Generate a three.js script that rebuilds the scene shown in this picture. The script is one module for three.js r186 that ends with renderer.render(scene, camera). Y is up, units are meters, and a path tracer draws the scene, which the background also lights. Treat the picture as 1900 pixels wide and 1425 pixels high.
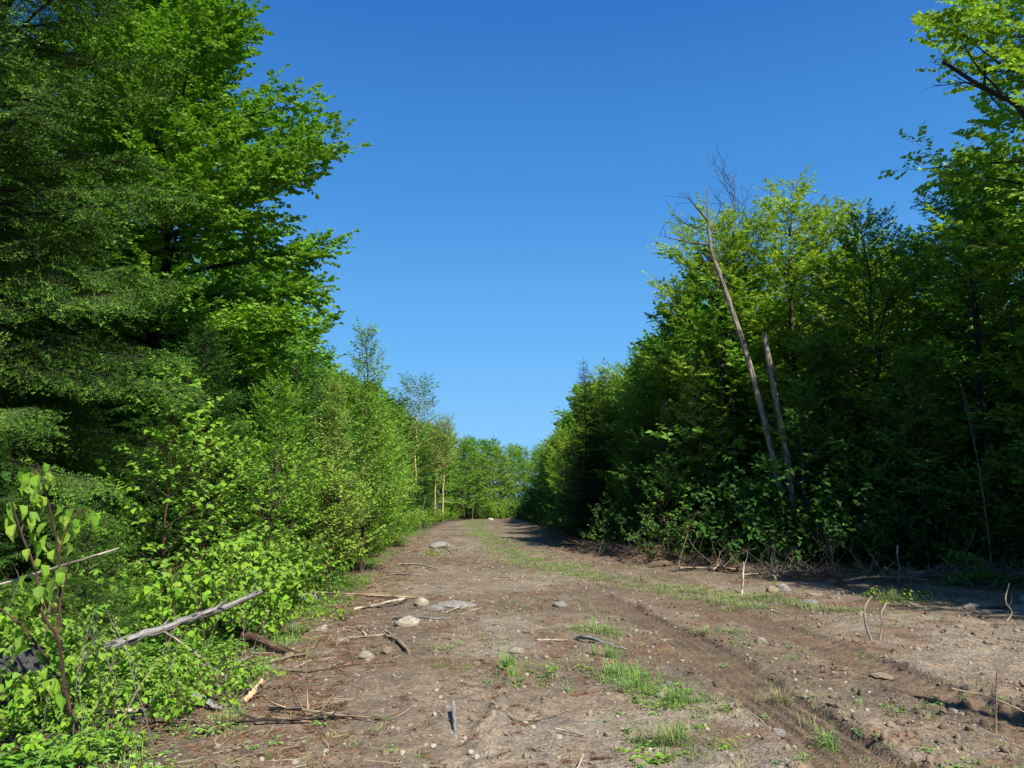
import * as THREE from 'three';

// ---------------------------------------------------------------- camera, sky, sun, exposure
const scene = new THREE.Scene();
const camera = new THREE.PerspectiveCamera(53, 4 / 3, 0.1, 1500);
camera.position.set(0, 1.6, 0);
camera.rotation.set(THREE.MathUtils.degToRad(8.65), 0, 0);
scene.add(camera);

const SUN = new THREE.Vector3(0.37, 0.72, 0.585).normalize();
{
  const W = 512, H = 256, d = new Float32Array(W * H * 4);
  const stops = [[0, 0.185, 0.395, 0.625], [0.08, 0.152, 0.362, 0.61], [0.2, 0.092, 0.285, 0.57], [0.36, 0.046, 0.188, 0.465], [0.56, 0.0215, 0.112, 0.35], [0.75, 0.016, 0.09, 0.3], [1, 0.0145, 0.082, 0.28]];
  for (let j = 0; j < H; j++) for (let i = 0; i < W; i++) {
    const up = ((j + 0.5) / H - 0.5) * Math.PI, az = ((i + 0.5) / W - 0.5) * 2 * Math.PI;
    const y = Math.sin(up), x = Math.cos(az) * Math.cos(up), z = Math.sin(az) * Math.cos(up);
    const e = Math.max(0, y); let k = 0;
    while (k < stops.length - 2 && stops[k + 1][0] < e) k++;
    const a = stops[k], b = stops[k + 1], t = Math.min(1, (e - a[0]) / (b[0] - a[0]));
    const c = Math.max(0, x * SUN.x + y * SUN.y + z * SUN.z), glow = 0.35 * c ** 6 + 0.9 * c ** 60;
    for (let q = 0; q < 3; q++) d[(j * W + i) * 4 + q] = y < -0.02 ? [0.16, 0.2, 0.16][q] : (a[q + 1] + (b[q + 1] - a[q + 1]) * t) * (1 + 0.3 * glow) + glow * [0.3, 0.3, 0.28][q];
    d[(j * W + i) * 4 + 3] = 1;
  }
  const sky = new THREE.DataTexture(d, W, H, THREE.RGBAFormat, THREE.FloatType);
  sky.mapping = THREE.EquirectangularReflectionMapping; sky.magFilter = sky.minFilter = THREE.LinearFilter; sky.needsUpdate = true;
  scene.background = sky; scene.environment = sky;
}
const sun = new THREE.DirectionalLight(new THREE.Color(1, 0.945, 0.85), 5);
sun.position.copy(SUN).multiplyScalar(60); sun.name = 'sun'; sun.castShadow = true;
Object.assign(sun.shadow.camera, { left: -60, right: 60, top: 60, bottom: -60, far: 200 });
scene.add(sun, sun.target);
const EXPOSURE = 1.65;

// ---------------------------------------------------------------- helpers
const rng = (s) => () => { s = (s + 0x6d2b79f5) | 0; let t = Math.imul(s ^ (s >>> 15), 1 | s); t = (t + Math.imul(t ^ (t >>> 7), 61 | t)) ^ t; return ((t ^ (t >>> 14)) >>> 0) / 4294967296; };
const V = (x, y, z) => new THREE.Vector3(x, y, z);
const lerp = (a, b, t) => a + (b - a) * t, clamp = (x, a, b) => Math.min(b, Math.max(a, x));
const smooth = (a, b, x) => { const t = clamp((x - a) / (b - a), 0, 1); return t * t * (3 - 2 * t); };
const hash = (i, j) => { let h = Math.imul(i, 374761393) + Math.imul(j, 668265263) | 0; h = Math.imul(h ^ (h >>> 13), 1274126177); return ((h ^ (h >>> 16)) >>> 0) / 4294967296; };
function noise(x, y) {                                     // value noise, -1..1
  const i = Math.floor(x), j = Math.floor(y), u = x - i, v = y - j, s = u * u * (3 - 2 * u), t = v * v * (3 - 2 * v);
  return 2 * lerp(lerp(hash(i, j), hash(i + 1, j), s), lerp(hash(i, j + 1), hash(i + 1, j + 1), s), t) - 1;
}
const fbm = (x, y, n = 4) => { let s = 0, a = 0.5; for (let k = 0; k < n; k++) { s += a * noise(x + k * 17.3, y - k * 9.1); x *= 2.03; y *= 2.03; a *= 0.5; } return s; };
function table(rows) { return (d) => { if (d <= rows[0][0]) return rows[0][1]; for (let k = 1; k < rows.length; k++) if (d <= rows[k][0]) return lerp(rows[k - 1][1], rows[k][1], (d - rows[k - 1][0]) / (rows[k][0] - rows[k - 1][0])); return rows[rows.length - 1][1]; }; }

const used = new Map();
function numbered(n) { const k = used.get(n) || 0; used.set(n, k + 1); return k ? n + '_' + String(k).padStart(3, '0') : n; }
function tag(o, label, category, group, kind) { if (label) o.userData.label = label; if (category) o.userData.category = category; if (group) o.userData.group = group; if (kind) o.userData.kind = kind; return o; }
function shadows(o) { o.traverse((m) => { if (m.isMesh) m.castShadow = m.receiveShadow = true; }); return o; }
function add(o, name, label, category, group, kind) { o.name = numbered(name); tag(o, label, category, group, kind); scene.add(shadows(o)); return o; }
const holder = () => new THREE.Group();
function part(parent, geometry, material, name, kind) { const m = new THREE.Mesh(geometry, material); m.name = name; if (kind) m.userData.kind = kind; parent.add(m); return m; }

class Geo {                                                // growing indexed geometry with vertex colours and uv
  constructor() { this.n = 0; this.m = 0; this.p = new Float32Array(3072); this.c = new Float32Array(3072); this.t = new Float32Array(2048); this.i = new Uint32Array(3072); }
  v(x, y, z, c, u = 0, w = 0) {
    const n = this.n;
    if (n * 3 + 3 > this.p.length) for (const k of ['p', 'c', 't']) { const b = new Float32Array(this[k].length * 2); b.set(this[k]); this[k] = b; }
    this.p[n * 3] = x; this.p[n * 3 + 1] = y; this.p[n * 3 + 2] = z; this.c[n * 3] = c[0]; this.c[n * 3 + 1] = c[1]; this.c[n * 3 + 2] = c[2]; this.t[n * 2] = u; this.t[n * 2 + 1] = w;
    return this.n++;
  }
  f(a, b, c) { if (this.m + 3 > this.i.length) { const b2 = new Uint32Array(this.i.length * 2); b2.set(this.i); this.i = b2; } this.i[this.m++] = a; this.i[this.m++] = b; this.i[this.m++] = c; }
  done(smoothNormals) {
    const g = new THREE.BufferGeometry();
    g.setAttribute('position', new THREE.BufferAttribute(this.p.slice(0, this.n * 3), 3));
    g.setAttribute('color', new THREE.BufferAttribute(this.c.slice(0, this.n * 3), 3));
    g.setAttribute('uv', new THREE.BufferAttribute(this.t.slice(0, this.n * 2), 2));
    g.setIndex(new THREE.BufferAttribute(this.i.slice(0, this.m), 1));
    if (smoothNormals) g.computeVertexNormals();
    return g;
  }
}
const UP = V(0, 1, 0), WHITE = [1, 1, 1];
const tone = (c, k, hue = 0) => [c[0] * k * (1 + hue), c[1] * k, c[2] * k * (1 - hue)];
// a tapered tube through points; radii per point; ends closed; lumpy when rough > 0
function tube(G, pts, radii, sides, col = WHITE, rough = 0, seed = 1) {
  let n1 = V(0.31, 0.2, 0.93), len = 0; const R = rng(seed * 7919 + 13), rings = [], d = V(0, 0, 0), b = V(0, 0, 0);
  for (let k = 0; k < pts.length; k++) {
    d.subVectors(pts[Math.min(k + 1, pts.length - 1)], pts[Math.max(k - 1, 0)]).normalize();
    if (Math.abs(d.dot(n1)) > 0.97) n1 = Math.abs(d.x) < 0.7 ? V(1, 0, 0) : V(0, 0, 1);
    n1 = n1.clone().addScaledVector(d, -n1.dot(d)).normalize(); b.crossVectors(d, n1);
    if (k) len += pts[k].distanceTo(pts[k - 1]);
    const ring = [], rr = radii[k];
    for (let s = 0; s <= sides; s++) {
      if (s === sides && !rough) { ring.push(G.v(...lastP(G, ring[0]), col, radii[0] * 6.283, len)); continue; }
      const a = s / sides * Math.PI * 2, q = s === sides ? 0 : rr * (1 + rough * (R() - 0.5));
      if (s === sides) { ring.push(G.v(...lastP(G, ring[0]), col, radii[0] * 6.283, len)); continue; }
      G.v(pts[k].x + (n1.x * Math.cos(a) + b.x * Math.sin(a)) * q, pts[k].y + (n1.y * Math.cos(a) + b.y * Math.sin(a)) * q, pts[k].z + (n1.z * Math.cos(a) + b.z * Math.sin(a)) * q, col, s / sides * radii[0] * 6.283, len); ring.push(G.n - 1);
    }
    rings.push(ring);
    if (k) for (let s = 0; s < sides; s++) { const o = rings[k - 1]; G.f(o[s], o[s + 1], ring[s]); G.f(o[s + 1], ring[s + 1], ring[s]); }
  }
  for (const k of [0, pts.length - 1]) {
    if (radii[k] < 0.004) continue;
    const c = G.v(pts[k].x, pts[k].y, pts[k].z, col, 0, k ? len : 0), r = rings[k];
    const e = r.slice(0, sides).map((q) => G.v(...lastP(G, q), col));
    for (let s = 0; s < sides; s++) k ? G.f(c, e[s], e[(s + 1) % sides]) : G.f(c, e[(s + 1) % sides], e[s]);
  }
}
const lastP = (G, q) => [G.p[q * 3], G.p[q * 3 + 1], G.p[q * 3 + 2]];

// leaves. p base, d direction of the tip, n face normal
const S_ = V(0, 0, 0), N_ = V(0, 0, 0);
function leaf(G, p, d, n, len, wid, c, kind) {
  S_.crossVectors(d, n).normalize(); N_.crossVectors(S_, d);
  const at = (u, w, h, cc = c) => G.v(p.x + d.x * u * len + S_.x * w * wid + N_.x * h * len, p.y + d.y * u * len + S_.y * w * wid + N_.y * h * len, p.z + d.z * u * len + S_.z * w * wid + N_.z * h * len, cc);
  if (kind === 0) {                                        // small pointed leaf folded on its midrib
    const a = at(0, 0, 0), l = at(0.42, -0.5, 0.1), r = at(0.42, 0.5, 0.1), t = at(1, 0, -0.12);
    G.f(a, r, t); G.f(a, t, l);
  } else if (kind === 1) {                                 // ovate leaf, curved down along its length
    const a = at(0, 0, 0), m1 = at(0.35, 0, 0.02), m2 = at(0.7, 0, -0.07), t = at(0.97, 0, -0.3);
    const l1 = at(0.28, -0.5, 0.13), r1 = at(0.24, 0.5, 0.08), l2 = at(0.66, -0.38, 0.05), r2 = at(0.64, 0.42, -0.02), l0 = at(0.03, -0.3, 0.04), r0 = at(0.03, 0.3, 0.04);
    G.f(a, m1, l0); G.f(l0, m1, l1); G.f(a, r0, m1); G.f(r0, r1, m1); G.f(m1, m2, l1); G.f(m2, l2, l1); G.f(m1, r1, m2); G.f(m2, r1, r2); G.f(m2, t, l2); G.f(m2, r2, t);
  } else if (kind === 4) {                                 // wilted leaf, folded along its midrib and curling at the tip
    const a = at(0, 0, 0), m1 = at(0.35, 0, 0.02), m2 = at(0.7, 0, -0.05), t = at(0.98, 0.06, -0.34);
    const l1 = at(0.25, -0.5, 0.24), r1 = at(0.3, 0.42, 0.3), l2 = at(0.68, -0.36, 0.12), r2 = at(0.6, 0.4, 0.22);
    G.f(a, m1, l1); G.f(a, r1, m1); G.f(m1, m2, l1); G.f(m2, l2, l1); G.f(m1, r1, m2); G.f(m2, r1, r2); G.f(m2, t, l2); G.f(m2, r2, t);
  } else if (kind === 3) {                                 // three-lobed leaf for trees some way off
    const a = at(0, 0, 0), c0 = at(0.36, -0.17, 0.02), c1 = at(0.36, 0.17, 0.02), l = at(0.3, -0.56, 0.07), r = at(0.3, 0.56, 0.07), t = at(1, 0, -0.16);
    G.f(a, c0, l); G.f(a, r, c1); G.f(a, t, c0); G.f(a, c1, t);
  } else {                                                 // three-lobed leaf
    const a = at(0, 0, 0), l = at(0.34, -0.56, 0.06), r = at(0.34, 0.56, 0.06), nl = at(0.5, -0.2, 0.0), nr = at(0.5, 0.2, 0.0), t = at(1, 0, -0.16), bl = at(0.02, -0.3, 0.05), br = at(0.02, 0.3, 0.05);
    G.f(a, nl, l); G.f(a, l, bl); G.f(a, r, nr); G.f(a, br, r); G.f(a, nr, nl); G.f(nl, nr, t);
  }
}

// ---------------------------------------------------------------- materials
function noiseTexture(size, fn, srgb) {
  const d = new Uint8Array(size * size * 4);
  for (let j = 0; j < size; j++) for (let i = 0; i < size; i++) { const c = fn(i / size, j / size, i, j); for (let q = 0; q < 3; q++) d[(j * size + i) * 4 + q] = clamp(c[q], 0, 1) * 255; d[(j * size + i) * 4 + 3] = 255; }
  const t = new THREE.DataTexture(d, size, size); t.wrapS = t.wrapT = THREE.RepeatWrapping; t.magFilter = THREE.LinearFilter; t.minFilter = THREE.LinearMipmapLinearFilter; t.generateMipmaps = true; t.needsUpdate = true;
  if (srgb) t.colorSpace = THREE.SRGBColorSpace;
  return t;
}
// noise that repeats after n cells
function pnoise(x, y, n) {
  const i = Math.floor(x), j = Math.floor(y), u = x - i, v = y - j, s = u * u * (3 - 2 * u), t = v * v * (3 - 2 * v), m = (k) => ((k % n) + n) % n;
  return 2 * lerp(lerp(hash(m(i), m(j) + n * 7), hash(m(i + 1), m(j) + n * 7), s), lerp(hash(m(i), m(j + 1) + n * 7), hash(m(i + 1), m(j + 1) + n * 7), s), t) - 1;
}
const pf = (u, v, n, oct) => { let s = 0, a = 0.5; for (let k = 0; k < oct; k++) { s += a * pnoise(u * n, v * n, n); n *= 2; a *= 0.58; } return s; };
const soilMap = noiseTexture(1024, (u, v, i, j) => {
  let k = 0.84 + 0.07 * pf(u, v, 10, 3) + 0.2 * pf(u, v, 120, 3) + 0.12 * pf(u + 0.5, v, 40, 2); const g = hash(i, j * 3 + 5), g2 = hash(i >> 1, (j >> 1) + 991);
  k += (g - 0.5) * 0.2; if (g2 > 0.986) k += 0.2; if (g2 < 0.03) k -= 0.24;
  const w = pf(u + 0.3, v + 0.7, 24, 3);
  return [k * (1 + 0.05 * w), k, k * (1 - 0.06 * w)];
}, true);
const soilBump = noiseTexture(1024, (u, v, i, j) => { const g = hash((i >> 1) + 77, j >> 1), k = 0.45 + 0.12 * pf(u, v, 24, 3) + 0.5 * pf(u, v, 130, 3) + (g > 0.975 ? 0.3 : g < 0.03 ? -0.25 : 0); return [k, k, k]; });
const barkMap = noiseTexture(256, (u, v) => { const k = 0.72 + 0.45 * pf(u * 1, v * 0.25, 16, 4) + 0.18 * pf(u, v, 32, 2); return [k, k * 0.97, k * 0.93]; }, true);
const barkBump = noiseTexture(256, (u, v) => { const k = 0.5 + 0.7 * pf(u, v * 0.25, 20, 4); return [k, k, k]; });
const birchMap = noiseTexture(256, (u, v) => { const k = 0.93 + 0.1 * pf(u, v, 8, 3), s = pf(u * 0.5, v, 24, 2) > 0.33 ? 0.35 : 1, r = 0.05 * pf(u, v, 4, 2); return [k * s + r, k * s, k * s - r]; }, true);
const greyWoodMap = noiseTexture(256, (u, v) => { const k = 0.78 + 0.42 * pf(u, v * 0.125, 32, 3) + 0.22 * pf(u, v, 8, 3) - (pf(u + 0.4, v * 0.25, 16, 2) > 0.42 ? 0.3 : 0); return [k, k, k]; }, true);
const stoneMap = noiseTexture(256, (u, v, i, j) => { const k = 0.78 + 0.3 * pf(u, v, 6, 4) + 0.16 * (hash(i, j) - 0.5); return [k, k * 0.985, k * 0.96]; }, true);
const stoneBump = noiseTexture(256, (u, v) => { const k = 0.5 + 0.5 * pf(u, v, 12, 5); return [k, k, k]; });
for (const t of [barkMap, barkBump, birchMap, greyWoodMap]) t.repeat.set(2.2, 1.1);
for (const t of [stoneMap, stoneBump]) t.repeat.set(2, 2);

const lin = (r, g, b) => new THREE.Color().setRGB(r, g, b);
const std = (o) => new THREE.MeshStandardMaterial({ roughness: 0.95, ...o });
const M = {
  leaf: new THREE.MeshPhysicalMaterial({ vertexColors: true, roughness: 1, transmission: 0.42, thickness: 0, side: THREE.DoubleSide, specularIntensity: 0.35, clearcoat: 0.14, clearcoatRoughness: 0.4 }),
  leafPale: null, leafDark: null,
  needle: new THREE.MeshPhysicalMaterial({ vertexColors: true, side: THREE.DoubleSide, roughness: 0.75, specularIntensity: 0.3 }),
  grass: new THREE.MeshPhysicalMaterial({ vertexColors: true, roughness: 1, transmission: 0.35, thickness: 0, side: THREE.DoubleSide }),
  soil: std({ vertexColors: true, map: soilMap, bumpMap: soilBump, bumpScale: 0.018, roughness: 1 }),
  bark: std({ map: barkMap, bumpMap: barkBump, bumpScale: 0.012, color: lin(0.105, 0.088, 0.07) }),
  darkBark: std({ map: barkMap, bumpMap: barkBump, bumpScale: 0.012, color: lin(0.06, 0.047, 0.038) }),
  redBark: std({ map: barkMap, bumpMap: barkBump, bumpScale: 0.006, color: lin(0.14, 0.075, 0.05) }),
  brownLog: std({ map: barkMap, bumpMap: barkBump, bumpScale: 0.012, color: lin(0.17, 0.1, 0.065) }),
  greyBark: std({ map: barkMap, bumpMap: barkBump, bumpScale: 0.01, color: lin(0.3, 0.265, 0.225) }),
  snag: std({ map: barkMap, bumpMap: barkBump, bumpScale: 0.02, color: lin(0.47, 0.42, 0.36) }),
  birch: std({ map: birchMap, color: lin(0.62, 0.53, 0.42), roughness: 0.8 }),
  orangeBirch: std({ map: birchMap, color: lin(0.62, 0.42, 0.24), roughness: 0.8 }),
  greyWood: std({ map: greyWoodMap, bumpMap: barkBump, bumpScale: 0.014, color: lin(0.36, 0.335, 0.31) }),
  paleWood: std({ map: greyWoodMap, bumpMap: barkBump, bumpScale: 0.006, color: lin(0.5, 0.42, 0.31) }),
  tanWood: std({ map: greyWoodMap, bumpMap: barkBump, bumpScale: 0.004, color: lin(0.42, 0.31, 0.2) }),
  lichen: std({ map: stoneMap, bumpMap: stoneBump, bumpScale: 0.01, color: lin(0.34, 0.36, 0.34) }),
  paleStone: std({ map: stoneMap, bumpMap: stoneBump, bumpScale: 0.012, color: lin(0.62, 0.54, 0.43) }),
  greyStone: std({ map: stoneMap, bumpMap: stoneBump, bumpScale: 0.012, color: lin(0.42, 0.4, 0.37) }),
  tanStone: std({ map: stoneMap, bumpMap: stoneBump, bumpScale: 0.012, color: lin(0.5, 0.39, 0.26) }),
  darkStone: std({ map: stoneMap, bumpMap: stoneBump, bumpScale: 0.02, color: lin(0.1, 0.095, 0.1) }),
  tinted: std({ vertexColors: true }),
};

M.leafPale = M.leaf.clone(); M.leafPale.color = lin(1.3, 1.06, 1.9);
M.leafDark = M.leaf.clone(); M.leafDark.color = lin(0.55, 0.68, 0.75);  // darker tone for variety on the left, painted shade in the right wood

// ---------------------------------------------------------------- ground
const edgeLeft = table([[0, -1.9], [5, -2.1], [6.6, -2.35], [10, -2.9], [14.7, -3.05], [21.5, -3.8], [29.5, -4.3], [43, -5], [62, -5.1], [74, -3.6], [80, -2.4]]);
const edgeRight = table([[0, 11.6], [10, 11], [15.8, 10.2], [17.8, 8], [19, 5.8], [21.5, 3.75], [31, 2.2], [52, 1.1], [73, 0.1], [80, 0]]);
const trackX = table([[0, 2.0], [9.5, 2.02], [13, 1.5], [20, 0.3], [28, -0.6], [41, -1.9], [60, -3], [75, -2.4]]);
const grassX = table([[11, 4.6], [13, 3.95], [14.3, 3.4], [16.6, 2.3], [21, 0.75], [28, -0.45], [41, -1.9], [60, -3], [75, -2.5]]);
function roadness(x, z) { const d = -z, w = 0.45 * fbm(x * 0.9, z * 0.7, 3); return smooth(-0.35, 0.5, x - edgeLeft(d) + w) * smooth(-0.3, 0.5, edgeRight(d) - x + w * 0.8) * (1 - smooth(74, 79, d)); }
function height(x, z) {
  const d = -z, l = edgeLeft(d), r = edgeRight(d);
  let h = 0.09 * noise(x / 7 + 3.1, z / 9 + 1.7) + 0.035 * noise(x / 2.1, z / 2.6) ;
  h += 0.16 * smooth(0.2, -2.5, x - l) * (1 + 0.6 * noise(x / 1.7, z / 1.7));
  h += 0.13 * Math.exp(-(((x - r + 0.1) / 0.55) ** 2)) * (1 + 0.8 * noise(x * 1.1, z * 1.1)) + 0.25 * smooth(0.4, 4, x - r) * (1 + 0.4 * noise(x / 2, z / 2));
  const f = smooth(70, 25, d) * smooth(-2, 1, d);
  if (f > 0) {
    const c = roadness(x, z), t = x - trackX(d), t2 = t - 1.44;
    const rut = Math.max(smooth(0.34, 0.22, Math.abs(t)), smooth(0.34, 0.22, Math.abs(t2))) * smooth(18, 12, d);
    h += f * c * (0.02 * noise(x * 3.1, z * 3.3) * (1 - 0.6 * rut) + (1 - 0.85 * rut) * (0.013 * noise(x * 8, z * 8) + (0.006 + 0.01 * smooth(0.5, 2, x)) * Math.abs(noise(x * 15, z * 15))));
    const near = smooth(16, 9, d);
    for (const [u, amp, k] of [[t, 1, 0], [t2, 0.9, 1], [t + 2.2 + 0.04 * d, 0.35, 2]]) {
      const a = Math.abs(u); if (a > 0.75) continue;
      const on = amp * f * (0.75 + 0.35 * noise(z * 0.5 + k * 9, k * 3.7));
      h += on * (-0.036 * smooth(0.32, 0.22, a) + 0.022 * Math.exp(-(((a - 0.37) / 0.09) ** 2)) * (0.7 + 1.2 * noise(x * 6, z * 4.5)));
      if (a < 0.25 && near) h += near * on * (k === 0 ? -0.05 * smooth(0.15, 0.7, Math.cos(u / 0.12 * 6.283)) * (0.6 + 0.4 * noise(z * 1.3, 2)) : -0.026 * smooth(0.1, 0.6, Math.cos((z + a * 0.8) / 0.17 * 6.283)));
    }
    // lugs pressed into the soft soil at the lower right
    const lug = smooth(0.6, 1.2, x - 2.4) * smooth(7.5, 5.6, d) * smooth(4.6, 3.6, x);
    h += lug * 0.05 * smooth(0.1, 0.7, Math.sin((z * 1.3 + x * 2.2) / 0.23 * 6.283 * 0.42)) * (noise(x * 2, z * 2) > -0.3 ? 1 : 0.2) + lug * 0.03 * noise(x * 7, z * 6);
    const crack = x + 0.17 - 0.09 * (d - 5.2) - 0.05 * noise(z * 2.3, 4);   // a ridge of turned clods left of the middle
    h += smooth(4.6, 5.2, d) * smooth(8.6, 7.6, d) * (0.07 * Math.exp(-((crack / 0.1) ** 2)) * Math.max(0, 0.4 + noise(x * 9, z * 9)) - 0.03 * Math.exp(-(((crack + 0.13) / 0.06) ** 2)));
  }
  return h;
}
function groundColour(x, z) {
  const d = -z, road = roadness(x, z), l = x - edgeLeft(d), r = edgeRight(d) - x;
  const a = fbm(x * 0.55 + 9, z * 0.4, 4), b = fbm(x * 2.1, z * 1.7 + 40, 3), e = fbm(x * 0.3 - 20, z * 0.22, 3);
  let c = [0.238, 0.176, 0.114];
  const mix = (q, t) => { c = c.map((v, k) => lerp(v, q[k], clamp(t, 0, 1))); };
  mix([0.315, 0.252, 0.178], smooth(-0.05, 0.3, a) * 0.8);                // dry grey-beige crust
  mix([0.156, 0.112, 0.07], smooth(0.05, 0.4, -a) * 0.7);                  // darker damp soil
  mix([0.195, 0.11, 0.058], smooth(0.1, 0.42, b + 0.35 * e) * 0.75);     // rust-brown litter
  mix([0.175, 0.115, 0.066], 0.9 * smooth(0.36, 0.24, Math.min(Math.abs(x - trackX(d)), Math.abs(x - trackX(d) - 1.44))) * smooth(18, 10, d));
  mix([0.2, 0.12, 0.068], 0.75 * smooth(2.4, 0.3, r + 0.8 * b));        // red-brown slash along the right wood
  mix([0.22, 0.145, 0.085], 0.6 * smooth(1.3, 0.1, l + 0.8 * b));
  const g = smooth(0.55, 0.1, Math.abs(x - grassX(d) - 0.25 * noise(z, 3)) - 0.25 * b) * smooth(11.5, 13, d);
  mix([0.14, 0.17, 0.05], 0.55 * g);
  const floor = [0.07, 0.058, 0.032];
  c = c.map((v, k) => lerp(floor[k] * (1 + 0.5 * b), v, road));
  const s = 1 + 0.18 * noise(x * 5, z * 5);
  return c.map((v) => Math.max(0.01, v * s));
}
{
  const axis = (from, to, step) => { const o = []; let x = from; while (x < to) { o.push(x); x += step(x); } o.push(to); return o; };
  const xs = axis(-420, 420, (x) => (x > 1.55 && x < 3.95 ? 0.03 : Math.abs(x - 1.5) < 5 ? 0.055 : 0.05 + 0.05 * (Math.abs(x - 1.5) - 5) ** 1.05 + 0.0));
  const zs = axis(-420, 60, (z) => { const d = -z; return d < 4 ? 0.06 + 0.1 * (4 - d) : d < 10 ? 0.042 : 0.042 + 0.027 * (d - 10); });
  const G = new Geo(), nx = xs.length, nz = zs.length;
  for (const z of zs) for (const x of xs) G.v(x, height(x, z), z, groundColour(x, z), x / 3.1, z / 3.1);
  for (let j = 0; j < nz - 1; j++) for (let i = 0; i < nx - 1; i++) { const a = j * nx + i; G.f(a, a + nx, a + 1); G.f(a + 1, a + nx, a + nx + 1); }
  console.log('ground', nx, nz, G.m / 3);
  const m = new THREE.Mesh(G.done(true), M.soil);
  add(m, 'ground', null, null, null, 'structure');
}

// ---------------------------------------------------------------- how trees grow
const curve = (a, dir, len, n, up, wob, R) => {            // a bough: bends towards up (or down), wobbles
  const pts = [a.clone()], d = dir.clone().normalize(), p = a.clone();
  for (let k = 0; k < n; k++) { d.y += up / n; d.x += wob * (R() - 0.5); d.y += wob * 0.6 * (R() - 0.5); d.z += wob * (R() - 0.5); d.normalize(); p.addScaledVector(d, len / n); pts.push(p.clone()); }
  return pts;
};
const alongPts = (pts, t) => { const k = Math.min(pts.length - 2, Math.floor(t * (pts.length - 1))); return pts[k].clone().lerp(pts[k + 1], t * (pts.length - 1) - k); };
const dirPts = (pts, t) => { const k = Math.min(pts.length - 2, Math.floor(t * (pts.length - 1))); return pts[k + 1].clone().sub(pts[k]).normalize(); };
function twigLeaves(L, p, d, len, o, tint, R) {            // leaves along one twig
  const n = o.per, ld = V(0, 0, 0), ln = V(0, 0, 0), q = V(0, 0, 0), side = V(0, 0, 0);
  side.crossVectors(d, UP).normalize();
  for (let k = 0; k < n; k++) {
    const u = (k + 0.6 + 0.5 * R()) / n, s = k % 2 ? 1 : -1, spread = (o.spread ?? 0.9) * (u > 0.9 ? 0.25 : 1);
    q.copy(p).addScaledVector(d, len * Math.min(1, u));
    ld.copy(d).addScaledVector(side, s * spread * (0.7 + 0.6 * R())); ld.y += (o.droop ?? -0.25) * (0.5 + R()) + 0.3 * (R() - 0.5); ld.x += 0.5 * (R() - 0.5); ld.z += 0.5 * (R() - 0.5); ld.normalize();
    ln.set(1.7 * (R() - 0.5), 0.85, 1.7 * (R() - 0.5)).addScaledVector(side, s * 0.25); ln.addScaledVector(ld, -ln.dot(ld)).normalize();
    const z = o.size * (0.65 + 0.6 * R()), h = 0.12 * (R() - 0.5);
    leaf(L, q, ld, ln, z, z * o.wide, tone(o.col, tint * (0.82 + 0.36 * R()), h + (o.yellow || 0) * R()), o.kind);
  }
}
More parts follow.
